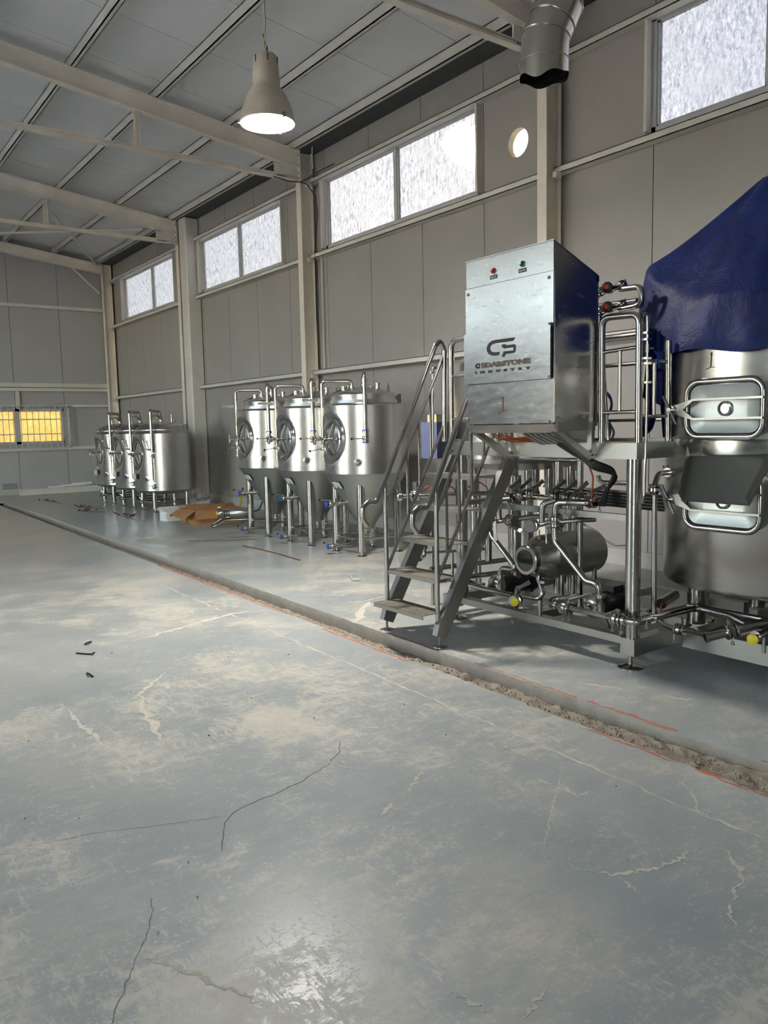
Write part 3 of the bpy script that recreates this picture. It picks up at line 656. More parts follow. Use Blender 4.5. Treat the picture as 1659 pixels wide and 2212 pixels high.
# ---- conical fermenters
def fermenter():
    t = thing('fermenter', (0, 0, 0)); R = .5
    obj('shell', recess_shell(R, .985, 1.735, 1.36, .19, .225, .075), 'tank_steel', t, sharp=60)
    obj('shoulder', MB().lathe([(R, 1.735), (R-.02, 1.75), (.40, 1.765), (.395, 1.80), (.385, 1.80), (.385, 1.845)], seg=64), 'tank_steel', t)
    obj('top_dome', MB().lathe([(.40, 1.84), (.40, 1.858), (.375, 1.872), (.33, 1.89), (.22, 1.925), (.1, 1.952), (.03, 1.958)], seg=64, cap=(False, True)), 'tank_steel', t)
    obj('lower_band', MB().lathe([(R+.003, .958), (R+.003, 1.0)], seg=64), 'tank_steel', t)
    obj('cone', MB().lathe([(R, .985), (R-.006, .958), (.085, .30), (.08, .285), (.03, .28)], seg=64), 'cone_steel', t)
    L = .262
    for x, y in ((-L, -L), (-L, L), (L, -L), (L, L)):
        l = leg(t, x, y, .86); c_ = Vector((x, y, .84)); n = Vector((x, y, 0)).normalized()
        obj('collar_plate', MB().lathe([(.10, 0), (.095, .012), (.05, .02)], c_+n*-.015, n*.83+Vector((0, 0, -.55)), 20), 'cone_steel', l)
    for a, b in (((-L, -L), (-L, L)), ((-L, L), (L, L)), ((L, L), (L, -L)), ((L, -L), (-L, -L))): obj('stretcher', MB().cyl(a+(.19,), b+(.19,), .015, seg=8), 'pipe_steel', t)
    manway(t, R, 1.36, .155, .185, R-.075)
    # spray-ball pipe, up from the front, over to the dome
    p = obj('cleaning_pipe', MB().tube([(-.44, .23, 1.10), (-.44, .23, 2.03), (-.12, .07, 2.03), (-.12, .07, 1.93)], .019, 10, .05), 'pipe_steel', t)
    [clamp(p, (-.44, .23, z), (0, 0, 1), .019) for z in (1.13, 1.30, 1.52)]; clamp(p, (-.12, .07, 1.96), (0, 0, 1), .019)
    for z in (1.62, 1.18): obj('bracket', MB().tube([(-.44, .23, z), (-.36, .19, z)], .01, 6), 'pipe_steel', p)
    small_valve(t, 'valve', (-.44, .23, 1.24), (0, 0, 1), .02, None, (-.12, .03, -.02))
    mb = MB(); mb.cyl((-.44, .23, 1.34), (-.53, .26, 1.34), .01, seg=8); mb.lathe([(.05, 0), (.05, .02)], (-.53, .26, 1.34), (-1, .3, 0), 18, (True, True)); obj('pressure_gauge', mb, 'pipe_steel', p)
    # blow-off arm in front
    p = obj('blow_off_pipe', MB().tube([(-.30, -.44, 1.32), (-.30, -.44, 2.08), (0, 0, 2.08), (0, 0, 1.95)], .024, 10, .05), 'pipe_steel', t)
    [clamp(p, (-.30, -.44, z), (0, 0, 1), .024) for z in (1.37, 1.44, 2.0)]; clamp(p, (0, 0, 1.98), (0, 0, 1), .024)
    [obj('seal', MB().cyl((-.30, -.44, z), (-.30, -.44, z+.015), .036, seg=14), 'blue_plastic', p) for z in (1.445, 1.31)]
    small_valve(t, 'valve', (-.30, -.44, 1.36), (0, 0, 1), .024, None, (-.10, .06, 0))
    mb = MB(); mb.tube([(-.30, -.44, 1.6), (-.25, -.38, 1.6)], .01, 6); obj('bracket', mb, 'pipe_steel', p)
    for x, y, r, h, nm in ((.13, -.1, .022, .09, 'port'), (-.16, .18, .03, .06, 'relief_valve'), (-.05, .25, .018, .07, 'port'), (.2, .12, .02, .06, 'port')):
        mb = MB(); z = 1.90; mb.cyl((x, y, z), (x, y, z+h), r, seg=12); clampset(mb, (x, y, z+h*.5), (0, 0, 1), r); clampset(mb, (x, y, z+h), (0, 0, 1), r); obj(nm, mb, 'pipe_steel', t)
    obj('hatch_handle', MB().tube([(-.19, .18, 1.93), (-.28, .16, 1.90), (-.31, .24, 1.88)], .012, 6, .02), 'pipe_steel', t)
    mb = MB(); mb.prism([(0, 0), (.06, 0), (.03, .12)], -.003, .003, Matrix.Translation((.22, -.15, 1.89)) @ Matrix.Rotation(PI/2, 4, 'X')); obj('lifting_lug', mb, 'cone_steel', t)
    for k in range(4):
        q = -.55+.11*k; mb = MB(); mb.cyl((.43*math.cos(q), .43*math.sin(q), 1.75), (.43*math.cos(q), .43*math.sin(q), 1.87), .012, seg=8); obj('jacket_stub', mb, 'pipe_steel', t)
    mb = MB(); mb.box((-.60, .39, 1.80), (-.40, .41, 1.83)); obj('bracket', mb, 'cone_steel', t)
    # sample port
    d = Vector((-.70, -.71, 0)); c_ = d*.5+Vector((0, 0, 1.09)); mb = MB(); mb.lathe([(.045, 0), (.045, .008), (.03, .012), (.02, .03), (.02, .05)], c_-d*.004, d, 16, (True, True)); mb.cyl(c_+d*.03, c_+d*.03+Vector((.04, -.03, .02)), .006, seg=6); obj('sample_port', mb, 'pipe_steel', t)
    # racking valve on the cone, drain under it
    c_ = Vector((-.34, .02, .60)); rp = obj('racking_pipe', MB().tube([(-.23, .02, .62), (-.30, .02, .60), (-.50, .06, .60)], .02, 10, .03), 'pipe_steel', t)
    small_valve(t, 'valve', (-.47, .055, .60), (1, -.2, 0), .022, 'blue_plastic', (-.12, .05, .01)); clamp(rp, (-.36, .03, .60), (1, -.2, 0), .022); obj('hanging_tag', MB().tube([(-.40, .04, .57), (-.40, .04, .44)], .006, 6), 'pipe_steel', rp)
    dp = obj('drain_pipe', MB().tube([(0, 0, .29), (0, 0, .12), (-.10, .0, .10), (-.50, .10, .10)], .018, 10, .05), 'pipe_steel', t)
    small_valve(t, 'valve', (-.44, .085, .10), (1, -.25, 0), .02, 'blue_plastic', (-.10, .03, .0)); small_valve(t, 'valve', (0, 0, .22), (0, 0, 1), .022, None, (-.02, -.10, -.05))
    pl = obj('name_plate', MB().add([(-.435, .075, .86), (-.435, -.075, .86), (-.385, -.075, .785), (-.385, .075, .785)], [(0, 1, 2, 3)]), 'label_white', t, smooth=False)
    obj('plate_border', MB().add([(-.437, .08, .868), (-.437, -.08, .868), (-.430, -.08, .858), (-.430, .08, .858)], [(0, 1, 2, 3)]).add([(-.437, -.075, .868), (-.437, -.095, .868), (-.380, -.095, .78), (-.380, -.075, .78)], [(0, 1, 2, 3)]), 'black_rubber', pl, smooth=False)
    return t
FERM = [(5.41, 7.72, 'conical steel fermenter nearest the stairs, first of its row'), (5.41, 8.84, 'conical steel fermenter in the middle of its row of three'), (5.41, 9.98, 'conical steel fermenter farthest back, beside the floor pump')]
f0 = fermenter()
for i, (x, y, lab) in enumerate(FERM):
    o = f0 if i == 0 else copy_tree(f0)
    o.location = (x, y, 0); tag(o, lab, 'fermenter', 'conical fermenters in a row')

# ---- cylindrical bright-beer tanks
def brite():
    t = thing('storage_tank', (0, 0, 0)); R = .53
    obj('shell', recess_shell(R, .40, 1.44, 1.07, .20, .25, .085), 'tank_steel', t, sharp=60)
    obj('shoulder', MB().lathe([(R, 1.44), (R-.012, 1.455), (.485, 1.475), (.475, 1.50), (.475, 1.515), (.45, 1.53)], seg=64), 'tank_steel', t)
    obj('top_dome', MB().lathe([(.47, 1.515), (.46, 1.54), (.40, 1.58), (.3, 1.62), (.18, 1.645), (.04, 1.655)], seg=64, cap=(False, True)), 'tank_steel', t)
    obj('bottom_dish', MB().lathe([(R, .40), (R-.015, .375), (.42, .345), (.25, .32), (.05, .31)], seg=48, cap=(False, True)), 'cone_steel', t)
    L = .315
    for x, y in ((-L, -L), (-L, L), (L, -L), (L, L)): leg(t, x, y, .40, .045, .06)
    for a, b in (((-L, -L), (-L, L)), ((-L, L), (L, L)), ((L, L), (L, -L)), ((L, -L), (-L, -L))): obj('stretcher', MB().cyl(a+(.17,), b+(.17,), .014, seg=8), 'pipe_steel', t)
    manway(t, R, 1.07, .165, .21, R-.085)
    d = Vector((-.63, -.78, 0)).normalized(); q = lambda r, z: tuple(d*r)[:2]+(z,)
    p = obj('gas_pipe', MB().tube([q(.58, 1.10), q(.58, 1.86), (-.05, -.05, 1.86), (0, 0, 1.66)], .03, 10, .04), 'pipe_steel', t)
    [clamp(p, q(.58, z), (0, 0, 1), .03) for z in (1.22, 1.40)]; obj('bracket', MB().tube([q(.58, 1.3), q(.5, 1.3)], .012, 6), 'pipe_steel', p); obj('bypass', MB().tube([q(.58, 1.75), (-.12, -.12, 1.78), (-.02, -.02, 1.72)], .015, 6, .03), 'pipe_steel', p)
    mb = MB(); e = Vector((-.78, .63, 0)); mb.tube([q(.58, 1.14), Vector(q(.58, 1.14))+e*.12+Vector((0, 0, .02)), Vector(q(.58, 1.14))+e*.16+Vector((0, 0, .16))], .013, 8, .04); clampset(mb, Vector(q(.58, 1.14))+e*.16+Vector((0, 0, .17)), (0, 0, 1), .014); obj('side_branch', mb, 'pipe_steel', p)
    sg = obj('sight_tube', MB().tube([q(.57, 1.08), q(.57, .56)], .010, 8), 'pipe_steel', t)
    small_valve(t, 'valve', q(.57, 1.04), (0, 0, 1), .018, None, (.03, -.02, -.14)); small_valve(t, 'valve', q(.56, .50), (0, 0, 1), .022, None, (-.05, .03, .0), False)
    mb = MB(); mb.tube([q(.60, 1.2), q(.62, .60)], .006, 6); obj('guard_rod', mb, 'pipe_steel', sg)
    for (a, z, nm) in ((-2.55, .62, 'sample_port'), (-2.28, .48, 'sample_port')):
        dd = Vector((math.cos(a), math.sin(a), 0)); mb = MB(); mb.lathe([(.05, 0), (.05, .008), (.03, .012), (.02, .03), (.02, .06)], dd*(R-.004)+Vector((0, 0, z)), dd, 16, (True, True)); mb.cyl(dd*(R+.04)+Vector((0, 0, z)), dd*(R+.05)+Vector((.03, -.04, z-.03)), .008, seg=6); obj(nm, mb, 'pipe_steel', t)
    pl = obj('name_plate', MB().box((-.575, -.10, .61), (-.56, .05, .71)), 'label_white', t); obj('plate_bracket', MB().box((-.56, -.108, .615), (-.515, -.095, .705)), 'black_rubber', pl)
    for x, y, r, h in ((.0, 0, .03, .18), (.16, -.12, .014, .19), (-.12, .16, .014, .14), (.3, .1, .012, .1)):
        mb = MB(); mb.cyl((x, y, 1.60), (x, y, 1.60+h), r, seg=10); clampset(mb, (x, y, 1.68), (0, 0, 1), r); obj('port', mb, 'pipe_steel', t)
    for k in range(3):
        a = -.75+.2*k; mb = MB(); mb.cyl((.45*math.cos(a), .45*math.sin(a), 1.48), (.45*math.cos(a), .45*math.sin(a), 1.60), .014, seg=8); obj('jacket_stub', mb, 'pipe_steel', t)
    dp = obj('drain_pipe', MB().tube([(0, 0, .33), (0, 0, .20), (-.10, 0, .17), (-.44, .12, .17)], .02, 10, .05), 'pipe_steel', t)
    small_valve(t, 'valve', (-.40, .10, .17), (1, -.3, 0), .022, 'blue_plastic', (-.06, .03, .06)); small_valve(t, 'valve', (0, 0, .25), (0, 0, 1), .022, None, (.10, -.04, -.05))
    return t
BR = [(5.5, 14.48, 'cylindrical steel tank nearest the cardboard boxes, first of its row'), (5.5, 15.60, 'cylindrical steel tank in the middle of the far row'), (5.5, 16.83, 'cylindrical steel tank nearest the far wall')]
b0 = brite()
for i, (x, y, lab) in enumerate(BR):
    o = b0 if i == 0 else copy_tree(b0)
    o.location = (x, y, 0); tag(o, lab, 'tank', 'cylindrical storage tanks in the far row')

# ================================================================== the brewhouse
# ---- raised platform on its skid
pf = thing('brewhouse_platform', (4.6, 3.7, 0), 'raised stainless steel work platform and skid frame beside the stairs', 'platform')
def beam(a, b, name='frame_beam'): return obj(name, MB().box(a, b), 'beam_steel', pf)
beam((3.93, 2.95, .150), (4.00, 4.50, .196)); beam((3.93, 2.85, .088), (4.03, 2.95, .190), 'corner_block'); beam((4.03, 2.85, .090), (4.415, 2.93, .190)); beam((3.93, 4.50, .10), (4.05, 4.60, .196), 'corner_block')
beam((5.33, 2.95, .10), (5.40, 5.2, .19)); beam((4.05, 4.52, .12), (5.33, 4.60, .19)); beam((4.0, 3.72, .13), (5.33, 3.79, .185)); beam((4.62, 2.95, .13), (4.69, 4.52, .185)); beam((4.415, 3.2, .12), (5.33, 3.27, .185))
for x, y in ((3.985, 2.915), (4.03, 4.555), (5.36, 4.56), (5.36, 3.2)):
    obj('levelling_foot', MB().cyl((x, y, .008), (x, y, .10), .013, seg=10).lathe([(.078, 0), (.078, .005), (.05, .012), (.02, .02)], (x, y, 0), (0, 0, 1), 24, (True, True)), 'pipe_steel', pf)
for x, y, r, z0, z1 in ((3.985, 2.905, .045, .19, 1.275), (3.985, 4.435, .045, .19, 1.275), (4.385, 4.275, .050, .19, 1.10), (5.10, 4.28, .045, .19, 1.10), (4.385, 3.645, .024, .19, 1.27), (5.30, 4.45, .045, .19, 1.275), (5.30, 3.25, .045, .19, 1.275), (4.62, 4.05, .03, .19, 1.2)):
    obj('post', MB().cyl((x, y, z0), (x, y, z1), r, seg=24), 'pipe_steel', pf)
beam((3.93, 2.85, 1.272), (3.94, 4.49, 1.366), 'fascia'); beam((3.94, 2.85, 1.272), (4.30, 2.86, 1.366), 'fascia'); beam((3.94, 4.48, 1.272), (5.35, 4.49, 1.366), 'fascia')
beam((3.94, 2.86, 1.35), (4.24, 4.48, 1.368), 'deck'); beam((3.94, 2.86, 1.272), (4.0, 4.48, 1.285), 'fascia_return'); beam((5.30, 3.2, 1.28), (5.36, 4.48, 1.36)); beam((4.2, 3.10, .862), (4.24, 4.45, .902), 'pipe_rail'); beam((4.24, 3.22, 1.30), (5.3, 3.26, 1.35))
for y, z in ((4.465, 1.30), (4.465, 1.345)): obj('bolt', MB().cyl((3.93, y, z), (3.918, y, z), .008, seg=8), 'pipe_steel', pf)
def rail(pts, r=.019, bend=.06, name='rail', p=None): return obj(name, MB().tube(pts, r, 12, bend), 'pipe_steel', p or pf)
rail([(3.94, 4.49, 1.37), (3.94, 4.485, 2.11), (3.94, 3.93, 2.12), (3.94, 3.93, 1.37)], .021, .07, 'guard_rail'); rail([(3.94, 4.48, 1.85), (3.94, 3.95, 1.85)], .012, 0, 'rail_bar'); rail([(3.94, 4.48, 1.535), (3.94, 3.95, 1.535)], .012, 0, 'rail_bar'); rail([(3.94, 4.2, 1.85), (3.94, 4.2, 1.535)], .010, 0, 'baluster')
rail([(3.945, 3.115, 1.37), (3.945, 3.12, 2.115), (3.945, 2.855, 2.105), (3.945, 2.85, 1.37)], .021, .06, 'guard_rail'); rail([(3.945, 3.11, 1.91), (3.945, 2.86, 1.92)], .012, 0, 'rail_bar'); rail([(3.945, 3.11, 1.55), (3.945, 2.86, 1.55)], .012, 0, 'rail_bar'); rail([(3.945, 2.986, 1.91), (3.945, 2.986, 1.55)], .011, 0, 'baluster')
rail([(4.262, 2.868, 1.37), (4.25, 2.868, 1.97)], .020, .05, 'guard_rail'); rail([(3.96, 2.868, 1.842), (4.245, 2.868, 1.845)], .011, 0, 'rail_bar'); rail([(3.96, 2.868, 1.522), (4.25, 2.868, 1.521)], .011, 0, 'rail_bar'); rail([(4.112, 2.868, 1.843), (4.115, 2.868, 1.522)], .011, 0, 'baluster')
rail([(5.4, 4.45, 1.37), (5.4, 4.45, 2.175), (5.4, 3.25, 2.178), (5.4, 3.25, 1.37)], .022, .07, 'guard_rail'); rail([(5.4, 4.43, 1.947), (5.4, 3.27, 1.947)], .018, 0, 'rail_bar'); rail([(5.4, 4.43, 1.5), (5.4, 3.27, 1.5)], .014, 0, 'rail_bar')
for k in range(6): obj('cable_tray_rung', MB().box((4.02, 3.35+.14*k, 1.245), (4.14, 3.362+.14*k, 1.25)), 'pipe_steel', pf)
obj('cable_tray_wire', MB().box((4.02, 3.3, 1.245), (4.025, 4.1, 1.25)), 'pipe_steel', pf); obj('cable_tray_wire', MB().box((4.135, 3.3, 1.245), (4.14, 4.1, 1.25)), 'pipe_steel', pf)

# ---- stairs
st = thing('steel_stairs', (3.6, 4.3, 0), 'steep stainless steel stairs with curled handrails leading to the platform', 'stairs')
SX = lambda z: 3.395+(z-.203)/1.69
for y0, y1 in ((3.985, 4.035), (4.585, 4.635)):
    poly = [(3.345, .085), (3.43, .05), (3.47, .12), (SX(1.265)+.115, 1.265), (SX(1.265), 1.265), (SX(.16), .16)]
    s_ = obj('stringer', MB().prism(poly, y0, y1, Matrix(((1,0,0,0),(0,0,1,0),(0,1,0,0),(0,0,0,1)))), 'beam_steel', st)
    ym = (y0+y1)/2; obj('levelling_foot', MB().cyl((3.39, ym, .006), (3.39, ym, .085), .009, seg=8).lathe([(.052, 0), (.05, .006), (.03, .012)], (3.39, ym, 0), (0, 0, 1), 20, (True, True)), 'beam_steel', s_)
for k in range(5):
    z = .2275*(k+1); x = 3.268+.1235*k; tr = obj('tread', MB().box((x, 4.037, z-.004), (x+.20, 4.60, z)), 'tread_plate', st)
    obj('nosing', MB().box((x, 4.037, z-.03), (x+.004, 4.60, z-.004)).box((x+.196, 4.037, z-.03), (x+.20, 4.60, z-.004)), 'beam_steel', tr)
for y in (4.60, 4.03):
    obj('handrail', MB().tube([(3.232, y, .79), (3.188, y, .845), (3.190, y, .925), (3.245, y, .962), (3.312, y, .950), (3.885, y, 2.085), (3.93, y, 2.125), (3.972, y, 2.06), (3.962, y, 1.37)], .0195, 12, .045), 'pipe_steel', st)
    up = lambda x: .954+(x-3.416)*1.926; lo = lambda x: .50+(x-3.419)*1.84
    obj('mid_rail', MB().tube([(3.40, y, up(3.40)), (3.955, y, up(3.955)+.01)], .0125, 10), 'pipe_steel', st); obj('mid_rail', MB().tube([(3.40, y, lo(3.40)), (3.96, y, lo(3.96))], .0125, 10), 'pipe_steel', st)
    obj('post', MB().tube([(3.392, y, .20 if y > 4.3 else .17), (3.392, y, 1.09)], .0165, 10), 'pipe_steel', st)
    for x in (3.485, 3.60, 3.715, 3.83): obj('baluster', MB().tube([(x, y, lo(x)), (x, y, up(x))], .0105, 8), 'pipe_steel', st)

# ---- control cabinet
cb = thing('control_cabinet', (3.74, 3.52, 1.44), 'stainless steel control cabinet with red and green lamps above the stairs', 'cabinet')
XZ = Matrix(((1,0,0,0),(0,0,1,0),(0,1,0,0),(0,0,0,1)))
Y0, Y1 = 3.15, 3.885
obj('body', MB().prism([(3.556, 1.50), (3.93, 1.50), (3.93, 2.375), (3.556, 2.527)], Y0, Y1, XZ), 'cabinet_steel', cb)
obj('roof', MB().prism([(3.546, 2.528), (3.95, 2.362), (3.95, 2.33), (3.938, 2.33), (3.938, 2.372), (3.546, 2.534)], Y0-.004, Y1+.004, XZ), 'cabinet_steel', cb)
obj('top_panel', MB().box((3.55, Y0, 2.362), (3.557, Y1, 2.527)), 'cabinet_steel', cb); obj('door_panel', MB().box((3.545, Y0-.004, 1.752), (3.556, Y1+.004, 2.357)), 'cabinet_steel', cb)
obj('lower_panel', MB().box((3.549, Y0, 1.495), (3.557, Y1, 1.75)), 'cabinet_steel', cb)
obj('base_lip', MB().prism([(3.545, 1.488), (3.58, 1.437), (3.585, 1.437), (3.585, 1.49)], Y0-.004, Y1+.004, XZ), 'cabinet_steel', cb)
obj('side_trim', MB().prism([(3.556, 1.50), (3.60, 1.50), (3.60, 2.25), (3.556, 2.355)], Y0-.005, Y0, XZ), 'cabinet_steel', cb)
obj('rear_frame', MB().box((3.93, Y0+.005, 1.47), (3.955, Y0+.02, 2.33)), 'beam_steel', cb); obj('bottom_rail', MB().box((3.59, Y0, 1.445), (3.93, Y0+.012, 1.50)), 'beam_steel', cb); obj('bottom_rail', MB().box((3.59, Y1-.012, 1.445), (3.93, Y1, 1.50)), 'beam_steel', cb)
for y in (Y0+.005, Y1-.045): obj('support_bracket', MB().prism([(3.575, 1.44), (3.64, 1.44), (3.93, 1.29), (3.93, 1.235), (3.895, 1.255)], y, y+.04, XZ), 'beam_steel', cb); obj('rear_post', MB().box((3.90, y, 1.29), (3.93, y+.035, 1.5)), 'beam_steel', cb)
for y, z in ((Y0+.03, 2.325), (Y1-.02, 2.325), (Y0+.03, 1.50), (Y1-.01, 1.53)): obj('screw', MB().ball((3.543, y, z), .010, 10), 'pipe_steel', cb)
for y, mat in ((3.635, 'red_lens'), (3.391, 'green_lens')):
    lm = obj('indicator_lamp', MB().lathe([(.017, 0), (.017, .004), (.015, .012), (.009, .018), (.001, .02)], (3.55, y, 2.437), (-1, 0, 0), 18), mat, cb); obj('bezel', MB().lathe([(.019, 0), (.019, .004), (.016, .006)], (3.55, y, 2.437), (-1, 0, 0), 18), 'pipe_steel', lm)
    lb = obj('label', MB().box((3.5488, y-.032, 2.388), (3.55, y+.032, 2.412)), 'label_black', cb)
    lb['label'] = 'small black label with white lettering'
def text(body, size, width, loc, mat, parent, name, extrude=.0006, space=1.0, bold=0.):
    cu = bpy.data.curves.new(name, 'FONT'); cu.body = body; cu.size = size; cu.extrude = extrude; cu.space_character = space; cu.offset = bold; cu.resolution_u = 2
    o = bpy.data.objects.new(name, cu); COL.objects.link(o); dg = bpy.context.evaluated_depsgraph_get(); dg.update()
    me = bpy.data.meshes.new_from_object(o.evaluated_get(dg)); bpy.data.objects.remove(o)
    xs = [v.co.x for v in me.vertices]; ys_ = [v.co.y for v in me.vertices]; k = width/(max(xs)-min(xs)); ky = size/(max(ys_)-min(ys_)); x0, y0 = min(xs), min(ys_)
    L = org(parent); loc = Vector(loc)-L
    for v in me.vertices: x, y, z = v.co; v.co = (loc.x-z, loc.y-(x-x0)*k, loc.z+(y-y0)*ky)
    me.materials.clear(); me.materials.append(M[mat]); r = bpy.data.objects.new(name, me); COL.objects.link(r); r.parent = parent; return r
text('Alarm On', .011, .048, (3.5482, 3.659, 2.394), 'label_white', cb, 'lettering'); text('Power On', .011, .048, (3.5482, 3.415, 2.394), 'label_white', cb, 'lettering')
# hinged plate with the cut-out emblem and lettering
PX = 3.528; PT, PB = 2.072, 1.752
pl = obj('logo_plate', MB().box((PX, Y0+.004, PB), (PX+.004, Y1+.004, PT)), 'cabinet_steel', cb); W_ = Y1-Y0; H_ = PT-PB
uv = lambda u, v: (0, Y1+.004-u*W_, PT-v*H_)
def flat(name, polys, mat, parent, x=PX-.0005):
    mb = MB()
    for p in polys: mb.add([(x,)+uv(u, v)[1:] for u, v in p], [tuple(range(len(p)))])
    return obj(name, mb, mat, parent, smooth=False)
def arc(cx, cy, rx, ry, a0, a1, n=8): return [(cx+rx*math.cos(math.radians(a0+(a1-a0)*k/n)), cy-ry*math.sin(math.radians(a0+(a1-a0)*k/n))) for k in range(n+1)]
cout = [(.625, .185), (.38, .185)]+arc(.38, .335, .095, .15, 90, 270)+[(.435, .485), (.445, .42), (.39, .42)]+arc(.385, .335, .055, .083, 270, 90)+[(.60, .25)]
flat('emblem', [cout], 'cut_dark', pl)
sout = [(.62, .315), (.52, .315), (.515, .29), (.465, .29), (.475, .345), (.50, .37), (.60, .37), (.60, .425), (.49, .425), (.465, .52), (.50, .53), (.515, .48), (.61, .475), (.628, .45), (.632, .35)]
flat('emblem', [sout], 'cut_dark', pl)
text('C', .034, .044, (PX-.0006, uv(.142, 0)[1], uv(0, .702)[2]), 'cut_dark', pl, 'lettering', .0003, 1, .004)
text('EDARSTONE', .034, .425, (PX-.0006, uv(.215, 0)[1], uv(0, .702)[2]), 'cut_beige', pl, 'lettering', .0003, 1, .003)
text('I N D U S T R Y', .0165, .482, (PX-.0006, uv(.142, 0)[1], uv(0, .805)[2]), 'cut_dark', pl, 'lettering', .0003, 1.5, .002)
for z in (PT-.01, PB+.01): obj('screw', MB().ball((PX-.001, Y0+.012, z), .007, 8), 'pipe_steel', cb)
obj('hinge_gap', MB().box((PX+.004, Y0-.003, PB+.02), (3.546, Y0+.004, PT-.03)), 'black_gap', cb)
o = obj('numeral', strip([(0, 0)]*2, .001).__class__().tube([(3.5475, 3.567, 1.647), (3.5475, 3.556, 1.662), (3.5475, 3.561, 1.573)], .0017, 4, 0).tube([(3.5475, 3.597, 1.563), (3.5475, 3.565, 1.573), (3.5475, 3.528, 1.575)], .0017, 4, 0), 'red_marker', cb); o['label'] = 'handwritten red numeral one'
# cables under the cabinet
def cable(name, label, pts, r, mat, group=None, cat='cable', bend=.08, seg=7): return tag(recenter(obj(name, MB().tube(pts, r, seg, bend, arc=6), mat)), label, cat, group)
rn = random.Random(5)
for k in range(7):
    y = 3.56-.045*k; cable('grey_conduit', 'grey flexible conduit dropping out of the cabinet floor', [(3.70, y, 1.50), (3.72, y-.01, 1.43), (3.84, y-.05, 1.36+.004*k), (3.93, y-.08, 1.378)], .009, 'grey_cable', 'conduits under the cabinet')
for k in range(5):
    y = 3.83-.03*k; cable('orange_cable', 'orange cable looping under the control cabinet', [(3.66, y, 1.49), (3.72, y-.03, 1.40), (3.82, y-.10-.02*k, 1.375+.008*k), (3.90, y-.22, 1.376+.006*k), (3.95, y-.30, 1.40)], .004, 'orange_cable', 'orange cables under the cabinet', seg=5)
for k in range(4):
    o_ = .016*k; cable('black_cable', 'thick black cable of the bundle leaving the cabinet to the right', [(3.80, 3.44-o_, 1.47), (3.86, 3.38-o_, 1.36), (3.905, 3.28-o_, 1.29-.006*k), (3.92, 3.12+.01*k, 1.245-.012*k), (4.02+.012*k, 3.06, 1.20-.01*k), (4.06+.012*k, 3.16+.012*k, 1.06), (4.14, 3.24+.012*k, .96), (4.40, 3.5+.012*k, .95)], .012, 'black_rubber', 'black cable bundle')
cable('orange_cable', 'single orange cable hanging beside the black bundle', [(4.08, 3.33, 1.24), (4.10, 3.30, 1.14), (4.13, 3.34, .98), (4.16, 3.38, .93)], .006, 'orange_cable')
cable('grey_hose', 'thin grey hose drooping behind the corner post', [(4.750,3.925,0.725), (4.750,3.836,0.702), (4.750,3.712,0.624), (4.750,3.616,0.592), (4.750,3.505,0.611)], .008, 'grey_cable', cat='hose')
for k in range(5): cable('black_hose', 'black hose of the bundle running behind the valve manifold', [(4.45, 3.95, 1.02-.02*k), (4.52, 3.55, 1.01-.022*k), (4.62, 3.02, .99-.022*k), (4.66, 2.90, .98-.022*k)], .016, 'black_rubber', 'black hoses behind the manifold', cat='hose')

# ---- valves and pipework
def bfly(parent, c, axis, lever, r=.025, up=None, hl=.012):
    """butterfly valve with two clamps and a lever; lever = (from, to)"""
    c, ax = Vector(c), Vector(axis).normalized()
    mb = MB(); mb.lathe([(r*1.6, -.034), (r*1.75, -.028), (r*1.6, -.020), (r*1.15, -.016), (r*1.75, -.010), (r*1.75, .010), (r*1.15, .016), (r*1.6, .020), (r*1.75, .028), (r*1.6, .034)], c, ax, 18, (True, True))
    v = obj('butterfly_valve', mb, 'pipe_steel', parent)
    if lever:
        a, b = Vector(lever[0]), Vector(lever[1]); d = (b-a).normalized(); n = d.cross(ax).normalized() if abs(d.dot(ax)) < .95 else d.orthogonal().normalized(); w = d.cross(n)
        mb = MB(); mb.cyl(c, a, .012, seg=8); pts = []
        for p, h in ((a, .017), (a.lerp(b, .35), .011), (b, .016)): pts += [p+n*h+w*.004, p-n*h+w*.004, p-n*h-w*.004, p+n*h-w*.004]
        f = [(0,1,2,3), (11,10,9,8)]
        for i in (0, 4):
            for k in range(4): f.append((i+k, i+(k+1) % 4, i+4+(k+1) % 4, i+4+k))
        mb.add(pts, f); obj('handle', mb, 'beam_steel', v)
    return v
def wing(parent, c):
    c = Vector(c); obj('wing_nut', MB().cyl(c, c+Vector((0, 0, -.05)), .005, seg=6).ring(c+Vector((0, 0, -.055)), (1, 0, .2), .009, .004, 10, 6), 'pipe_steel', parent)
mf = thing('valve_manifold', (4.15, 3.7, .75), 'polished steel pipe manifold with a row of lever valves under the platform', 'manifold')
def pipe(parent, pts, r=.0215, bend=.055, name='pipe', seg=12): return obj(name, MB().tube(pts, r, seg, bend), 'pipe_steel', parent)
pipe(mf, [(4.100,4.276,0.834), (4.100,4.271,0.950), (4.150,4.164,0.978), (4.170,3.840,0.976), (4.170,3.668,0.972)])
pipe(mf, [(4.100,4.157,0.799), (4.100,4.162,0.947), (4.130,4.063,0.960)]); pipe(mf, [(4.100,3.738,0.810), (4.100,3.734,0.945), (4.150,3.662,0.965)])
pipe(mf, [(4.080,3.600,0.851), (4.080,3.598,0.960), (4.100,3.513,0.964), (4.100,3.340,0.971), (4.160,3.362,0.992)]); pipe(mf, [(4.190,3.759,0.979), (4.190,3.386,0.984)])
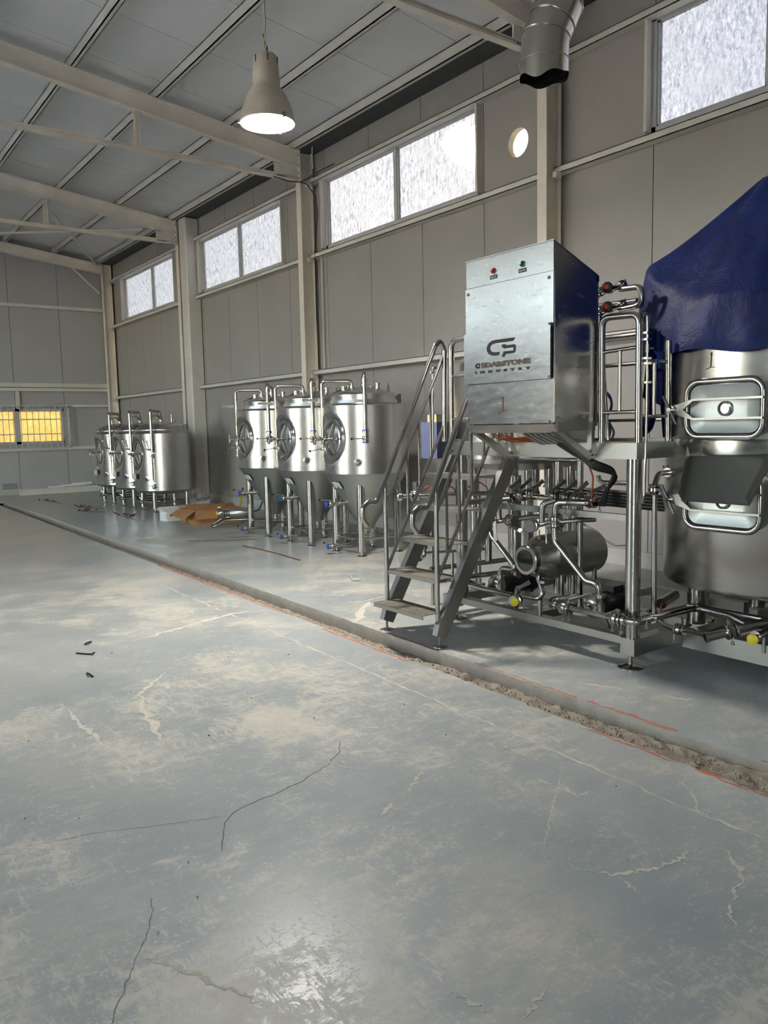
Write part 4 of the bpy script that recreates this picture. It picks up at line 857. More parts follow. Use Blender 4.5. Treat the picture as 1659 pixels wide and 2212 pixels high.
for c_, a_, b_ in (
    ((4.160,4.076,0.957), (4.140,4.083,1.027), (4.220,4.056,1.091)),
    ((4.160,3.985,0.982), (4.140,3.986,1.027), (4.220,3.948,1.101)),
    ((4.160,3.882,0.998), (4.140,3.882,1.028), (4.220,3.833,1.089)),
    ((4.160,3.671,0.994), (4.140,3.687,1.024), (4.220,3.634,1.097)),
    ((4.160,3.570,0.991), (4.140,3.580,1.025), (4.220,3.535,1.096)),
    ((4.160,3.478,0.987), (4.140,3.481,1.022), (4.220,3.442,1.095)),
    ((4.160,3.361,0.977), (4.140,3.370,1.031), (4.220,3.291,1.080)),
    ): bfly(mf, c_, (0, 1, 0), (a_, b_))
bfly(mf, (4.100,4.269,0.809), (0, 0, 1), None); bfly(mf, (4.090,4.252,0.761), (1, .3, 0), ((4.070,4.175,0.785), (4.070,4.162,0.642)), .023); bfly(mf, (4.120,4.054,0.796), (0, 1, 0), ((4.120,4.061,0.751), (4.120,3.948,0.727)))
pipe(mf, [(4.100,4.234,0.767), (4.120,4.135,0.789), (4.300,3.857,0.835)], .019); bfly(mf, (4.060,3.798,0.785), (1, .35, 0), ((4.060,3.862,0.765), (4.060,3.854,0.637)), .026); pipe(mf, [(4.080,3.807,0.782), (4.100,3.702,0.808), (4.100,3.618,0.829)], .019)
bfly(mf, (4.080,3.600,0.851), (0, 0, 1), ((4.070,3.535,0.835), (4.070,3.386,0.856)), .022); pipe(mf, [(4.120,3.582,0.826), (4.200,3.505,0.837), (4.300,3.440,0.838)], .017); bfly(mf, (4.070,3.591,0.807), (0, 0, 1), ((4.050,3.659,0.789), (4.050,3.654,0.679)), .02)
for p in ((4.080,3.507,0.930), (4.100,4.047,0.949), (4.050,3.717,0.765), (4.150,3.288,0.975)): wing(mf, p)
obj('red_tag', MB().cbox((4.200,3.296,0.984), (.01, .02, .02)), 'red_plastic', mf)
# diagonal lines down to the pumps
dl = thing('pump_suction_pipe', (4.1, 4.1, .25), 'bent steel pipe falling diagonally to the left pump', 'pipe')
pipe(dl, [(4.090,4.252,0.726), (4.090,4.224,0.669), (4.120,3.982,0.435), (4.120,4.159,0.433), (4.120,4.169,0.268)], .021, .05); clamp(dl, (4.120,4.169,0.364), (0, 0, 1), .021); pipe(dl, [(4.100,4.270,0.683), (4.100,4.272,0.475)], .026, 0, 'sleeve')
dr = thing('pump_delivery_pipe', (4.1, 3.5, .25), 'bent steel pipe crossing in front of the sight-glass vessel to the right pump', 'pipe')
pipe(dr, [(4.050,3.581,0.791), (4.050,3.575,0.701), (4.050,3.311,0.469), (4.060,3.222,0.464), (4.080,3.217,0.281)], .0215, .06); clamp(dr, (4.070,3.206,0.382), (0, 0, 1), .0215)
# pumps
def pump(label, hx, hy, hz, L=.36, r=.085):
    t = thing('pump', (hx+.2, hy, .19), label, 'pump')
    h = obj('pump_head', MB().lathe([(.03, -.03), (.055, -.025), (.078, -.005), (.082, .02), (.07, .045)], (hx, hy, hz), (1, 0, 0), 28, (True, True)), 'pipe_steel', t); obj('inlet', MB().cyl((hx-.06, hy, hz), (hx-.02, hy, hz), .024, seg=14), 'pipe_steel', h); obj('outlet', MB().cyl((hx, hy-.05, hz), (hx, hy-.05, hz+.12), .022, seg=14), 'pipe_steel', h)
    m_ = obj('motor', MB().lathe([(.06, .045), (.075, .07), (r, .09), (r, L), (r*.9, L+.02), (.03, L+.03)], (hx, hy, hz), (1, 0, 0), 28, (True, True)), 'motor_black', t); obj('fan_cover', MB().lathe([(r+.006, L-.05), (r+.008, L+.03), (.05, L+.045)], (hx, hy, hz), (1, 0, 0), 24, (False, True)), 'black_rubber', m_); obj('terminal_box', MB().box((hx+.15, hy-.05, hz+.07), (hx+.26, hy+.05, hz+.12)), 'motor_black', m_)
    for dx in (.14, L-.06): obj('foot', MB().box((hx+dx, hy-.08, .186), (hx+dx+.03, hy+.08, hz-r*.7)), 'motor_black', t)
    return t
pump('black motor pump at the foot of the right diagonal pipe', 4.16, 3.345, .275); pump('black motor pump low behind the stair stringer', 4.20, 4.30, .27)
# sight-glass vessel
sv = thing('hop_strainer', (4.4, 3.8, .19), 'horizontal steel vessel with round sight glass under the platform', 'vessel')
cz, cy_ = .547, 3.80
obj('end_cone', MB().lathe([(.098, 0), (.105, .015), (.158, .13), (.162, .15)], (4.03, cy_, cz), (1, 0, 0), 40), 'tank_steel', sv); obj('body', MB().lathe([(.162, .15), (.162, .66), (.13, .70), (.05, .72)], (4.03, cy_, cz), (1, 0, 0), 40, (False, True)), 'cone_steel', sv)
gl = obj('sight_glass', MB().lathe([(.074, -.03), (.074, -.02)], (4.03, cy_, cz), (1, 0, 0), 32, (True, False)), 'sight_glass', sv); obj('glass_ring', MB().lathe([(.076, -.034), (.098, -.034), (.104, -.028), (.104, .012), (.096, .02)], (4.03, cy_, cz), (1, 0, 0), 36).lathe([(.076, -.034), (.076, 0)], (4.03, cy_, cz), (1, 0, 0), 36), 'pipe_steel', gl)
for x, y in ((4.26, 3.70), (4.26, 3.90), (4.62, 3.70), (4.62, 3.90)): obj('leg', MB().cyl((x, y, .16), (x, y, cz-.10), .017, seg=10), 'pipe_steel', sv)
obj('top_port', MB().cyl((4.27, cy_, cz+.15), (4.27, cy_, cz+.24), .028, seg=14).lathe([(.04, 0), (.04, .015)], (4.27, cy_, cz+.20), (0, 0, 1), 16, (True, True)), 'pipe_steel', sv); obj('union', MB().cyl((4.27, cy_-.03, cz+.22), (4.27, cy_-.11, cz+.23), .013, seg=8), 'pipe_steel', sv)
pipe(sv, [(4.12, cy_, cz-.12), (4.100,3.726,0.312), (4.080,3.757,0.271), (4.000,3.834,0.294)], .0185, .06, 'drain_pipe'); clamp(sv, (4.110,3.735,0.392), (0, 0, 1), .02)
# low front line with yellow-capped outlet
fl = thing('outlet_pipe', (3.95, 4.0, .2), 'low front pipe with a yellow-capped outlet behind the stairs', 'pipe')
pipe(fl, [(3.980,4.440,0.294), (3.980,4.178,0.287), (3.980,3.905,0.286)], .019, 0); pipe(fl, [(4.030,4.440,0.306), (4.030,4.244,0.307)], .012, 0)
v = bfly(fl, (3.970,3.863,0.260), (1, .35, 0), ((3.960,3.847,0.346), (4.050,3.805,0.387)), .024); obj('cap', MB().lathe([(.027, 0), (.03, .004), (.03, .014), (.02, .02)], (3.945,3.845,0.259), (-1, -.35, 0), 20, (True, True)), 'yellow_plastic', fl); wing(fl, (3.970,3.919,0.270)); wing(fl, (3.970,3.780,0.274))
rl = thing('transfer_pipe', (3.9, 3.2, .2), 'low steel pipe with clamps wrapping around the corner post', 'pipe')
pipe(rl, [(4.200,3.490,0.316), (4.100,3.664,0.279), (4.000,3.563,0.269), (3.970,3.455,0.288), (3.900,3.002,0.311), (3.885,2.856,0.314), (3.885, 2.80, .318), (4.02, 2.79, .32), (4.457,2.780,0.319), (4.44, 2.55, .315), (4.42, 2.42, .285)], .0195, .05)
bfly(rl, (3.960,3.401,0.284), (0, 1, .05), ((3.960,3.367,0.345), (4.000,3.227,0.402))); bfly(rl, (3.893,2.948,0.310), (0, 1, .05), ((3.890,2.932,0.367), (3.860,3.011,0.324))); 
for p in ((3.950,3.415,0.267), (3.950,3.364,0.267), (3.880,2.972,0.295), (3.880,2.909,0.290), (3.950,2.779,0.334)): wing(rl, p)
for p, a in (((3.985,3.503,0.282), (0, 1, 0)), ((3.887,2.890,0.313), (0, 1, 0)), ((4.03, 2.79, .32), (1, 0, 0))): clamp(rl, p, a, .0195)
pipe(rl, [(3.95, 3.62, .19), (3.95, 3.62, .30)], .012, 0, 'support'); pipe(rl, [(3.985, 3.05, .19), (3.90, 3.05, .30)], .008, 0, 'support')

# ---- kettle behind the cabinet
kt = thing('brew_kettle', (4.86, 4.66, 0), 'tall steel kettle hidden behind the control cabinet', 'vessel')
KC = (4.86, 4.66, 0); KR = .57
obj('shell', MB().lathe([(KR, 1.22), (KR, 1.90)], KC, seg=72), 'tank_steel', kt); obj('shoulder', MB().lathe([(KR, 1.90), (KR-.02, 1.915), (KR-.06, 1.93), (KR-.06, 1.99), (KR-.08, 2.03), (.4, 2.09), (.2, 2.15), (.17, 2.16), (.17, 2.4)], KC, seg=64, cap=(False, True)), 'tank_steel', kt)
obj('bottom_dish', MB().lathe([(KR, 1.22), (KR-.02, 1.185), (.42, 1.14), (.25, 1.115), (.03, 1.105)], KC, seg=48, cap=(False, True)), 'cone_steel', kt)
for q in range(4):
    a = .6+PI/2*q; x, y = KC[0]+.40*math.cos(a), KC[1]+.40*math.sin(a); obj('leg', MB().cyl((x, y, .0), (x, y, 1.16), .042, seg=18), 'pipe_steel', kt)
for x, y in (((4.750,4.403,1.074))[:2], ((4.780,4.288,1.077))[:2]): obj('outlet', MB().lathe([(.036, 1.13), (.034, 1.0), (.045, 1.0), (.045, .985), (.03, .985), (.026, .9)], (x, y, 0), (0, 0, 1), 16), 'pipe_steel', kt)
vt = thing('vent_stack_valve', (4.05, 4.62, 1.3), 'thin vertical sparge pipe with small valve behind the handrail', 'pipe')
pipe(vt, [(3.945,4.720,1.269), (3.961,4.720,1.931), (4.025,4.720,1.933), (4.026,4.720,1.973)], .011, .02); clamp(vt, (3.946,4.720,1.897), (0, 0, 1), .012); clamp(vt, (4.010,4.720,1.938), (0, 1, 0), .012)
# wrapped box on the end of the platform
x, y, z = (4.207,5.006,1.379)
wb = thing('wrapped_box', (x, y, z-.16), 'blue film-wrapped box with a cream block on top behind the left handrail', 'box')
obj('wrapped_body', MB().box((x-.06, y-.10, z-.155), (x+.16, y+.10, z+.14)), 'wrap_blue', wb); obj('cream_block', MB().box((x-.03, y-.06, z+.14), (x+.07, y+.05, z+.20)), 'cream_plastic', wb); obj('mount_arm', MB().box((x+.10, y-.30, z-.05), (x+.16, y-.10, z)), 'beam_steel', wb)
# second manifold behind the stairs
x, y, z = (3.990,5.104,0.923)
m2 = thing('rear_manifold', (x, y, z), 'small valve manifold with orange wiring behind the stairs', 'manifold')
d_ = Vector((.86, -.50, 0)); P_ = Vector((x, y, z))
pipe(m2, [P_-d_*.08, P_+d_*.75], .02, 0); obj('end_cap', MB().lathe([(.03, 0), (.04, .01), (.04, .04), (.025, .05)], P_-d_*.09, d_, 18, (True, True)), 'pipe_steel', m2); bfly(m2, P_+d_*.06, d_, None, .024); bfly(m2, P_+d_*.30, d_, None, .022); bfly(m2, P_+d_*.50, d_, None, .022)
obj('actuator', MB().cbox(P_+d_*.08+Vector((0, 0, .07)), (.05, .05, .08)), 'beam_steel', m2); obj('shelf', MB().box((4.1, 4.62, .86), (4.7, 4.68, .90)), 'beam_steel', m2); obj('stand', MB().cyl(P_+d_*.2, (P_.x+d_.x*.2, P_.y+d_.y*.2, .0), .016, seg=10), 'beam_steel', m2); obj('stand', MB().cyl(P_+d_*.6, (P_.x+d_.x*.6, P_.y+d_.y*.6, .0), .016, seg=10), 'beam_steel', m2)
for k in range(4): a = P_+d_*(.12+.14*k); obj('cable', MB().tube([a+Vector((0, 0, .03)), a+d_*.05+Vector((0, 0, .08+.01*k)), a+d_*.13+Vector((0, 0, .05)), a+d_*.16+Vector((0, 0, -.03))], .005, 6, .04), 'orange_cable', m2)
x, y, z = (3.876,4.755,0.493)
tp = thing('drain_tap', (x, y, z-.1), 'small bent drain tap seen between the stair treads', 'tap')
pipe(tp, [(x, y, z+.12), (x, y, z-.02), (3.751,4.657,0.475)], .015, .03); obj('nut', MB().cyl((x, y, z+.04), (x, y, z+.07), .026, seg=6), 'pipe_steel', tp); pipe(tp, [(x, y, z+.01), (x+.45, y-.25, z+.02)], .012, 0); pipe(tp, [(x+.2, y-.1, z), (x+.2, y-.1, 0)], .012, 0, 'support')
for zz, D in ((.27, 4.72), (.36, 4.78)): tag(recenter(obj('floor_pipe', MB().tube([(3.95, D, zz), (5.1, D-.15, zz)], .022, 10), 'pipe_steel')), 'low pipe running back behind the stairs'+(' near the floor' if zz < .3 else ' above the first one'), 'pipe')

# ---- mash tun at the right edge
mt_ = thing('mash_tun', (4.97, 2.52, 0), 'large steel mash tun with manway doors and chute under the blue tarpaulin', 'vessel')
MC = (4.97, 2.52, 0); MR = .70
obj('shell', MB().lathe([(.62, .452), (.66, .462), (MR-.012, .475), (MR, .50), (MR, 1.95)], MC, seg=96, cap=(True, False)), 'tank_steel', mt_, sharp=30); obj('top_dome', MB().lathe([(MR, 1.95), (MR-.03, 1.98), (.5, 2.12), (.2, 2.3), (.18, 2.62)], MC, seg=48, cap=(False, True)), 'tank_steel', mt_)
obj('seam_band', MB().lathe([(MR+.002, 1.285), (MR+.004, 1.30), (MR+.004, 1.365), (MR+.002, 1.38)], MC, seg=96), 'pipe_steel', mt_)
for a in (.75, 2.35, 3.95, 5.5):
    x, y = MC[0]+.5*math.cos(a), MC[1]+.5*math.sin(a); obj('leg', MB().cyl((x, y, .18), (x, y, .47), .058, seg=20), 'pipe_steel', mt_)
def rrect(y0, y1, z0, z1, r, n=5):
    out = []
    for cy2, cz2, a0 in ((y1-r, z1-r, 0), (y0+r, z1-r, 90), (y0+r, z0+r, 180), (y1-r, z0+r, 270)):
        for k in range(n+1): a = math.radians(a0+90*k/n); out.append((cy2+r*math.cos(a), cz2+r*math.sin(a)))
    return out
surf = lambda y, d=0.: MC[0]-math.sqrt(max((MR+d)**2-(y-MC[1])**2, 0))
def door(zc, name):
    y0, y1, h = 2.255, 2.715, .158; xo = 4.215
    fr = obj('manway_frame', MB().tube([(xo, y, z) for y, z in rrect(y0, y1, zc-h, zc+h, .075)], .018, 10, 0, closed=True), 'pipe_steel', mt_)
    col = rrect(y0, y1, zc-h, zc+h, .075); n = len(col); mb = MB(); mb.add([(xo, y, z) for y, z in col]+[(surf(y)+.03, y, z) for y, z in col], [(k, (k+1) % n, n+(k+1) % n, n+k) for k in range(n)]); obj('manway_neck', mb, 'cone_steel', mt_)
    a = rrect(y0+.02, y1-.02, zc-h+.02, zc+h-.02, .06); b = rrect(y0+.10, y1-.10, zc-h+.09, zc+h-.09, .02); mb = MB()
    mb.add([(xo+.004, y, z) for y, z in a]+[(xo+.026, y, z) for y, z in b], [(k, (k+1) % n, n+(k+1) % n, n+k) for k in range(n)]+[tuple(range(n, 2*n))]); d = obj('manway_door', mb, 'cone_steel', mt_, sharp=20)
    obj('boss', MB().lathe([(.042, .0), (.042, -.012), (.03, -.015), (.028, -.008), (.001, -.008)], (xo+.024, 2.487, zc), (1, 0, 0), 24), 'pipe_steel', d)
    for s in (-1, 1): obj('clamp_bar', MB().box((xo-.038, 2.24, zc+s*.055-.006), (xo-.014, 2.655, zc+s*.055+.006)), 'beam_steel', d)
    obj('clamp_nose', MB().prism([(2.655, .061), (2.76, .03), (2.80, .022), (2.80, -.022), (2.76, -.03), (2.655, -.061), (2.655, -.049), (2.72, 0), (2.655, .049)], xo-.035, xo-.018, Matrix(((0,0,1,0),(1,0,0,0),(0,1,0,zc),(0,0,0,1)))), 'beam_steel', d)
    obj('clamp_screw', MB().cyl((xo+.03, 2.79, zc), (xo-.07, 2.79, zc), .013, seg=12).lathe([(.024, 0), (.024, .012)], (xo-.05, 2.79, zc), (1, 0, 0), 16, (True, True)), 'pipe_steel', d)
    obj('tee_handle', MB().cyl((xo-.06, 2.835, zc+.085), (xo-.06, 2.745, zc-.085), .0085, seg=8), 'pipe_steel', d)
door(1.555, 'upper'); door(1.025, 'lower')
ch = obj('chute', MB().add([(4.235, 2.70, 1.285), (4.235, 2.20, 1.285), (3.985, 2.19, 1.045), (3.985, 2.585, 1.045)], [(0, 1, 2, 3)]).add([(4.237, 2.70, 1.281), (4.237, 2.20, 1.281), (3.987, 2.19, 1.041), (3.987, 2.585, 1.041)], [(3, 2, 1, 0)]), 'cone_steel', mt_, smooth=False)
for ya, yb in ((2.70, 2.585), (2.20, 2.19)): obj('chute_side', MB().add([(4.235, ya, 1.285), (3.985, yb, 1.045), (3.96, yb+.01, 1.085), (3.985, yb+.012, 1.11), (4.225, ya+.012, 1.34)], [(0, 1, 2, 3, 4)]), 'cone_steel', ch, smooth=False)
obj('numeral', MB().tube([(surf(2.61, .003), 2.61, 1.865), (surf(2.60, .003), 2.60, 1.88), (surf(2.605, .003), 2.605, 1.795)], .002, 4, 0).tube([(surf(2.635, .003), 2.635, 1.785), (surf(2.605, .003), 2.605, 1.795), (surf(2.575, .003), 2.575, 1.792)], .002, 4, 0), 'red_marker', mt_)
sk = thing('mash_tun_skid', (4.9, 2.3, 0), 'low stainless skid frame under the mash tun', 'frame')
for a, b in (((4.42, .6, .062), (4.49, 2.845, .184)), ((5.5, .6, .08), (5.57, 3.2, .18)), ((4.49, 2.72, .09), (5.5, 2.80, .18)), ((4.49, 1.8, .09), (5.5, 1.88, .18)), ((4.49, 2.3, .10), (5.5, 2.36, .17))): obj('frame_beam', MB().box(a, b), 'beam_steel', sk)
for x, y in ((4.46, .9), (5.53, 2.9), (5.53, .9), (4.46, 1.9)): obj('levelling_foot', MB().cyl((x, y, .008), (x, y, .07), .013, seg=10).lathe([(.07, 0), (.07, .005), (.02, .02)], (x, y, 0), (0, 0, 1), 20, (True, True)), 'pipe_steel', sk)
# outlet plumbing of the tun
tl = thing('tun_outlet_pipe', (4.27, 2.95, .25), 'upright steel pipe with lever valve feeding from the mash tun', 'pipe')
pipe(tl, [(4.45, 2.955, 1.168), (4.30, 2.955, 1.168), (4.256, 2.952, 1.10), (4.262, 2.95, .60), (4.268, 2.95, .27), (4.24, 2.86, .235), (4.200,2.773,0.236), (4.190,2.647,0.245)], .017, .05); bfly(tl, (4.257, 2.952, 1.07), (0, 0, 1), ((4.200,2.859,1.073), (4.200,2.830,0.956)), .023); clamp(tl, (4.40, 2.955, 1.168), (1, 0, 0), .02); obj('tank_flange', MB().lathe([(.062, 0), (.062, .012), (.03, .02)], (4.46, 2.958, 1.168), (-1, .2, 0), 24, (True, True)), 'pipe_steel', tl); bfly(tl, (4.195,2.717,0.237), (0, 1, 0), ((4.200,2.705,0.266), (4.250,2.739,0.293)), .02); wing(tl, (4.180,2.748,0.213))
dn = thing('drain_pipe_end', (4.2, 2.5, .22), 'open-ended steel drain pipe at the foot of the mash tun', 'pipe')
a, b = Vector((4.100,2.494,0.249)), Vector((4.220,2.405,0.285)); dd = (b-a).normalized()
mb = MB(); mb.lathe([(.021, .06), (.021, 0), (.026, 0), (.026, (b-a).length)], a, dd, 20); obj('pipe', mb, 'pipe_steel', dn); obj('bore', MB().lathe([(.021, .05), (.001, .05)], a, dd, 16), 'black_gap', dn); obj('rim', MB().lathe([(.022, -.001), (.030, -.001), (.030, .012), (.026, .014)], a, dd, 20), 'pipe_steel', dn)
bfly(dn, b, dd, ((4.200,2.416,0.355), (4.150,2.510,0.385)), .026); pipe(dn, [b, b+dd*.10, b+dd*.2+Vector((.1, 0, 0))], .026, 0); pipe(dn, [(4.190,2.661,0.246), a.lerp(b, .25)], .017, 0); wing(dn, (4.200,2.383,0.277))
yc = thing('capped_outlet', (4.2, 2.25, .25), 'yellow-capped pipe outlet at the bottom right edge', 'pipe')
c_ = Vector((4.150,2.238,0.287)); obj('cap', MB().lathe([(.028, 0), (.03, .004), (.03, .014), (.02, .02)], c_, (-1, -.25, 0), 22, (True, True)), 'yellow_plastic', yc); pipe(yc, [c_+Vector((.004, .001, 0)), c_+Vector((.2, .0, .02))], .02, 0); clamp(yc, c_+Vector((.05, .01, .005)), (1, 0, 0), .021); pipe(yc, [c_+Vector((.12, 0, 0)), c_+Vector((.12, 0, -.1))], .012, 0, 'support')
tag(recenter(obj('skid_pipe', MB().tube([(4.56, 2.9, .30), (4.56, 2.2, .30), (4.56, .8, .30)], .018, 10), 'pipe_steel')), 'straight pipe lying along the skid under the mash tun', 'pipe')
x, y, z = (4.389,2.982,0.320)
o = thing('floor_conduit', (x, y, z), 'dark open pipe end with orange wire behind the upright pipe', 'pipe'); obj('pipe', MB().cyl((x, y, z), (x+.3, y+.1, z), .034, seg=18, cap=False), 'beam_steel', o); obj('wire', MB().tube([(x-.01, y, z-.12), (x, y, z), (x+.1, y+.03, z)], .006, 6, .03), 'orange_cable', o)
# thin cleaning line clipped to the guard rail
tcl = thing('cleaning_line', (3.97, 2.82, .9), 'thin hooked cleaning line with a blue valve lever clipped to the guard rail', 'pipe')
pipe(tcl, [(3.931,2.820,2.079), (3.941,2.820,2.103), (3.969,2.820,2.104), (3.974,2.820,2.010), (3.977,2.820,1.656), (3.973,2.820,1.302), (3.967,2.820,1.240), (3.963,2.820,1.058), (3.948,2.820,1.013)], .0085, .02)
for p in ((3.972,2.820,1.997), (3.973,2.820,1.960), (3.973,2.820,1.853), (3.974,2.820,1.824), (3.977,2.820,1.716)): q = Vector(p); obj('clip', MB().cbox(q+Vector((0, .01, 0)), (.045, .05, .012)), 'pipe_steel', tcl)
q = Vector((3.974,2.820,1.910)); v = obj('valve_body', MB().cyl(q-Vector((0, 0, .022)), q+Vector((0, 0, .022)), .013, seg=6).cyl(q, q+Vector((.03, -.02, .0)), .006, seg=6), 'pipe_steel', tcl); obj('lever', MB().tube([(4.014,2.800,1.894), (4.045,2.800,1.873), (4.062,2.800,1.797)], .006, 6, .01), 'blue_plastic', v)
# diaphragm valves with black and red knobs above the platform
for (kx, ky, lab) in (((4.300,3.355,2.357), (4.300,3.355,2.357), 'upper'), ((4.300,3.353,2.233), (4.300,3.353,2.233), 'lower')):
    c_ = Vector(kx); t = thing('diaphragm_valve', c_-Vector((0, 0, .05)), lab+' diaphragm valve with black knob and red button', 'valve')
    kb = obj('knob', MB().lathe([(.001, 0), (.018, 0), (.034, .006), (.038, .02), (.034, .045), (.02, .055)], c_+Vector((-.03, -.01, 0)), (1, .45, 0), 10), 'black_rubber', t); obj('button', MB().lathe([(.001, -.002), (.014, -.002), (.015, .003)], c_+Vector((-.031, -.0105, 0)), (1, .45, 0), 14), 'red_plastic', kb)
    obj('bonnet', MB().lathe([(.026, .05), (.032, .07), (.032, .10), (.02, .11)], c_+Vector((-.03, -.01, 0)), (1, .45, 0), 14, (False, True)), 'pipe_steel', t); obj('valve_body', MB().cyl(c_+Vector((.04, .14, -.02)), c_+Vector((.05, -.10, .01)), .02, seg=12), 'pipe_steel', t); clamp(t, c_+Vector((.04, .09, -.01)), (0, 1, 0), .02); clamp(t, c_+Vector((.05, -.07, .01)), (0, 1, 0), .02)
ub = thing('return_bend', (4.3, 3.2, 2.2), 'steel return bend joining the two knob valves', 'pipe')
pipe(ub, [(4.350,3.299,2.343), (4.330,3.124,2.332), (4.330,3.118,2.218), (4.350,3.297,2.214)], .019, .05); pipe(ub, [(4.600,3.685,2.301), (4.500,3.271,2.276)], .02, 0); pipe(ub, [(4.400,3.525,2.328), (4.380,3.468,2.348)], .018, 0); pipe(ub, [(4.400,3.524,2.225), (4.380,3.467,2.232)], .018, 0); pipe(ub, [(4.400,3.496,2.229), (4.4, 3.42, 1.37)], .012, 0, 'support')
# hoses hanging at the back of the deck
x, y, z = (5.360,4.234,1.648)
for k in range(3): tag(recenter(obj('hose_coil', MB().ring((x-.02*k, y, z-.01*k), (1, .15*k, .1), .10+.006*k, .009, 26, 8), 'blue_hose')), 'blue hose coil hanging on the rear guard rail', 'hose', 'blue hose coils on the rail')
tag(recenter(obj('hose_coil', MB().tube([(x, y-.02, z-.10), (x, y-.09, z-.22), (x, y-.07, z-.30), (x, y+.03, z-.32)], .012, 8, .06), 'blue_hose')), 'blue hose end drooping below the coil', 'hose'); tag(recenter(obj('hose_coil', MB().tube([(x+.02, y-.06, z-.16), (x+.02, y-.12, z-.25), (x+.02, y-.06, z-.33)], .010, 8, .06), 'grey_cable')), 'pale grey hose loop behind the blue coil', 'hose')
tag(recenter(obj('rear_pipe', MB().tube([(5.000,3.977,1.077), (5.000,3.964,1.036), (5.000,3.925,1.025), (5.000,3.691,1.029)], .018, 10, .05), 'pipe_steel')), 'steel pipe bending away behind the corner post', 'pipe')

# ---- blue tarpaulin draped over the tun
mb = MB(); n, mrows = 112, 30; v = []; f = []; rt = random.Random(8)
ph = [rt.random()*6 for _ in range(8)]
for i in range(mrows+1):
    t = i/mrows
    for k in range(n):
        a = 2*PI*k/n; dirv = Vector((math.cos(a), math.sin(a)))
        fold = .5*math.sin(7*a+ph[0])+.3*math.sin(13*a+ph[1]+2*t)+.25*math.sin(21*a+ph[2])
        da = (a-1.95+PI) % (2*PI)-PI; flare = math.exp(-(da/.38)**2)
        dc = (a-3.6+PI) % (2*PI)-PI; front = math.exp(-(dc/.8)**2)
        crease = abs(math.sin(2.5*a+ph[6]+1.2*t))**.5*.05*min(1, t*2)
        if t < .62:
            q = t/.62; r = .16+(.70-.16)*q; z = 2.95-.70*q**1.15-.16*q*(1-q)
            z += .02*fold*q+.30*flare*q
        else:
            q = (t-.62)/.38; r = .70+.05*math.sin(q*PI/2)+.028*fold*q; z = 2.25-.36*q
            z += flare*(.30-.10*q)
        r += .15*flare*min(1, t/.6)**1.5; z -= crease*(1-max(0, t-.62)/.38)
        z += .015*math.sin(3*a+ph[4])*t+.012*math.sin(9*a+5*t+ph[5])
        v.append((MC[0]+dirv.x*r, MC[1]+dirv.y*r, z))
c0 = len(v); v.append((MC[0], MC[1], 2.98))
for i in range(mrows):
    for k in range(n): f.append((i*n+k, i*n+(k+1) % n, (i+1)*n+(k+1) % n, (i+1)*n+k))
for k in range(n): f.append((c0, k, (k+1) % n))
mb.add(v, f); tarp = tag(recenter(obj('tarpaulin', mb, 'tarpaulin', sharp=80)), 'crumpled dark blue tarpaulin draped over the mash tun', 'tarpaulin')
tarp_p = thing('tarpaulin_tail', (4.2, 2.98, 1.37), 'dark blue tarpaulin end hanging down through the guard rail to the deck', 'tarpaulin')
def ribbon(pts, w0, w1, seed, nm):
    r = random.Random(seed); p = fillet([Vector(q) for q in pts], .1, 6); mb = MB(); v = []; f = []; m_ = len(p); cols = 7
    for i, q in enumerate(p):
        w = w0+(w1-w0)*i/(m_-1)
        for c in range(cols): s = c/(cols-1)-.5; v.append((q.x+s*w*.75, q.y-s*w*.66, q.z))
        for c in range(cols): j = len(v)-cols+c; x, y, z = v[j]; o_ = .02*math.sin(c*2.2+i*.35+seed); v[j] = (x+o_*.6, y+o_*.7, z)
    for i in range(m_-1):
        for c in range(cols-1): a = i*cols+c; f.append((a, a+1, a+cols+1, a+cols))
    mb.add(v, f); return obj(nm, mb, 'tarpaulin', tarp_p, sharp=80)
ribbon([(4.392,3.050,2.070), (4.392,3.050,1.878), (4.389,3.080,1.636), (4.409,3.100,1.509)], .19, .06, 2, 'hanging_fold'); ribbon([(4.337,3.050,1.530), (4.293,3.050,1.433), (4.184,3.020,1.394), (4.090,3.000,1.396)], .08, .05, 3, 'trailing_end'); ribbon([(4.383,2.980,2.049), (4.397,2.980,1.804), (4.385,2.980,1.597), (4.409,2.980,1.388)], .16, .05, 5, 'hanging_fold')

# ================================================================== lamp, duct, loose items
lp = thing('pendant_lamp', (3.07, 5.57, 3.78), 'bell-shaped aluminium high-bay lamp glowing on a cord', 'lamp')
LX, LY, LZ = 3.07, 5.57, 3.80
obj('reflector', MB().lathe([(.205, 0), (.208, .012), (.203, .03), (.194, .08), (.176, .14), (.148, .20), (.122, .24), (.106, .262)], (LX, LY, LZ), seg=48).lathe([(.195, .005), (.18, .09), (.12, .22), (.05, .25)], (LX, LY, LZ), seg=40), 'lamp_shell', lp, sharp=60)
hs = obj('housing', MB().lathe([(.106, .262), (.102, .27), (.102, .29), (.098, .40), (.092, .47), (.078, .49), (.03, .495)], (LX, LY, LZ), seg=36, cap=(False, True)), 'lamp_shell', lp)
for k in range(6): a = 2*PI*k/6+.2; obj('vent_slot', MB().cbox((LX+.0945*math.cos(a), LY+.0945*math.sin(a), LZ+.445), (.006, .006, .05)), 'black_gap', hs)
obj('lens', MB().lathe([(.193, .008), (.12, -.004), (.001, -.008)], (LX, LY, LZ), seg=40), 'lamp_glow', lp)
rm = obj('rim', MB().ring((LX, LY, LZ+.005), (0, 0, 1), .206, .008, 48, 8), 'lamp_shell', lp)
for k in range(3): a = 2*PI*k/3+.6; obj('lens_clip', MB().cbox((LX+.216*math.cos(a), LY+.216*math.sin(a), LZ+.004), (.022, .022, .03)), 'pipe_steel', rm)
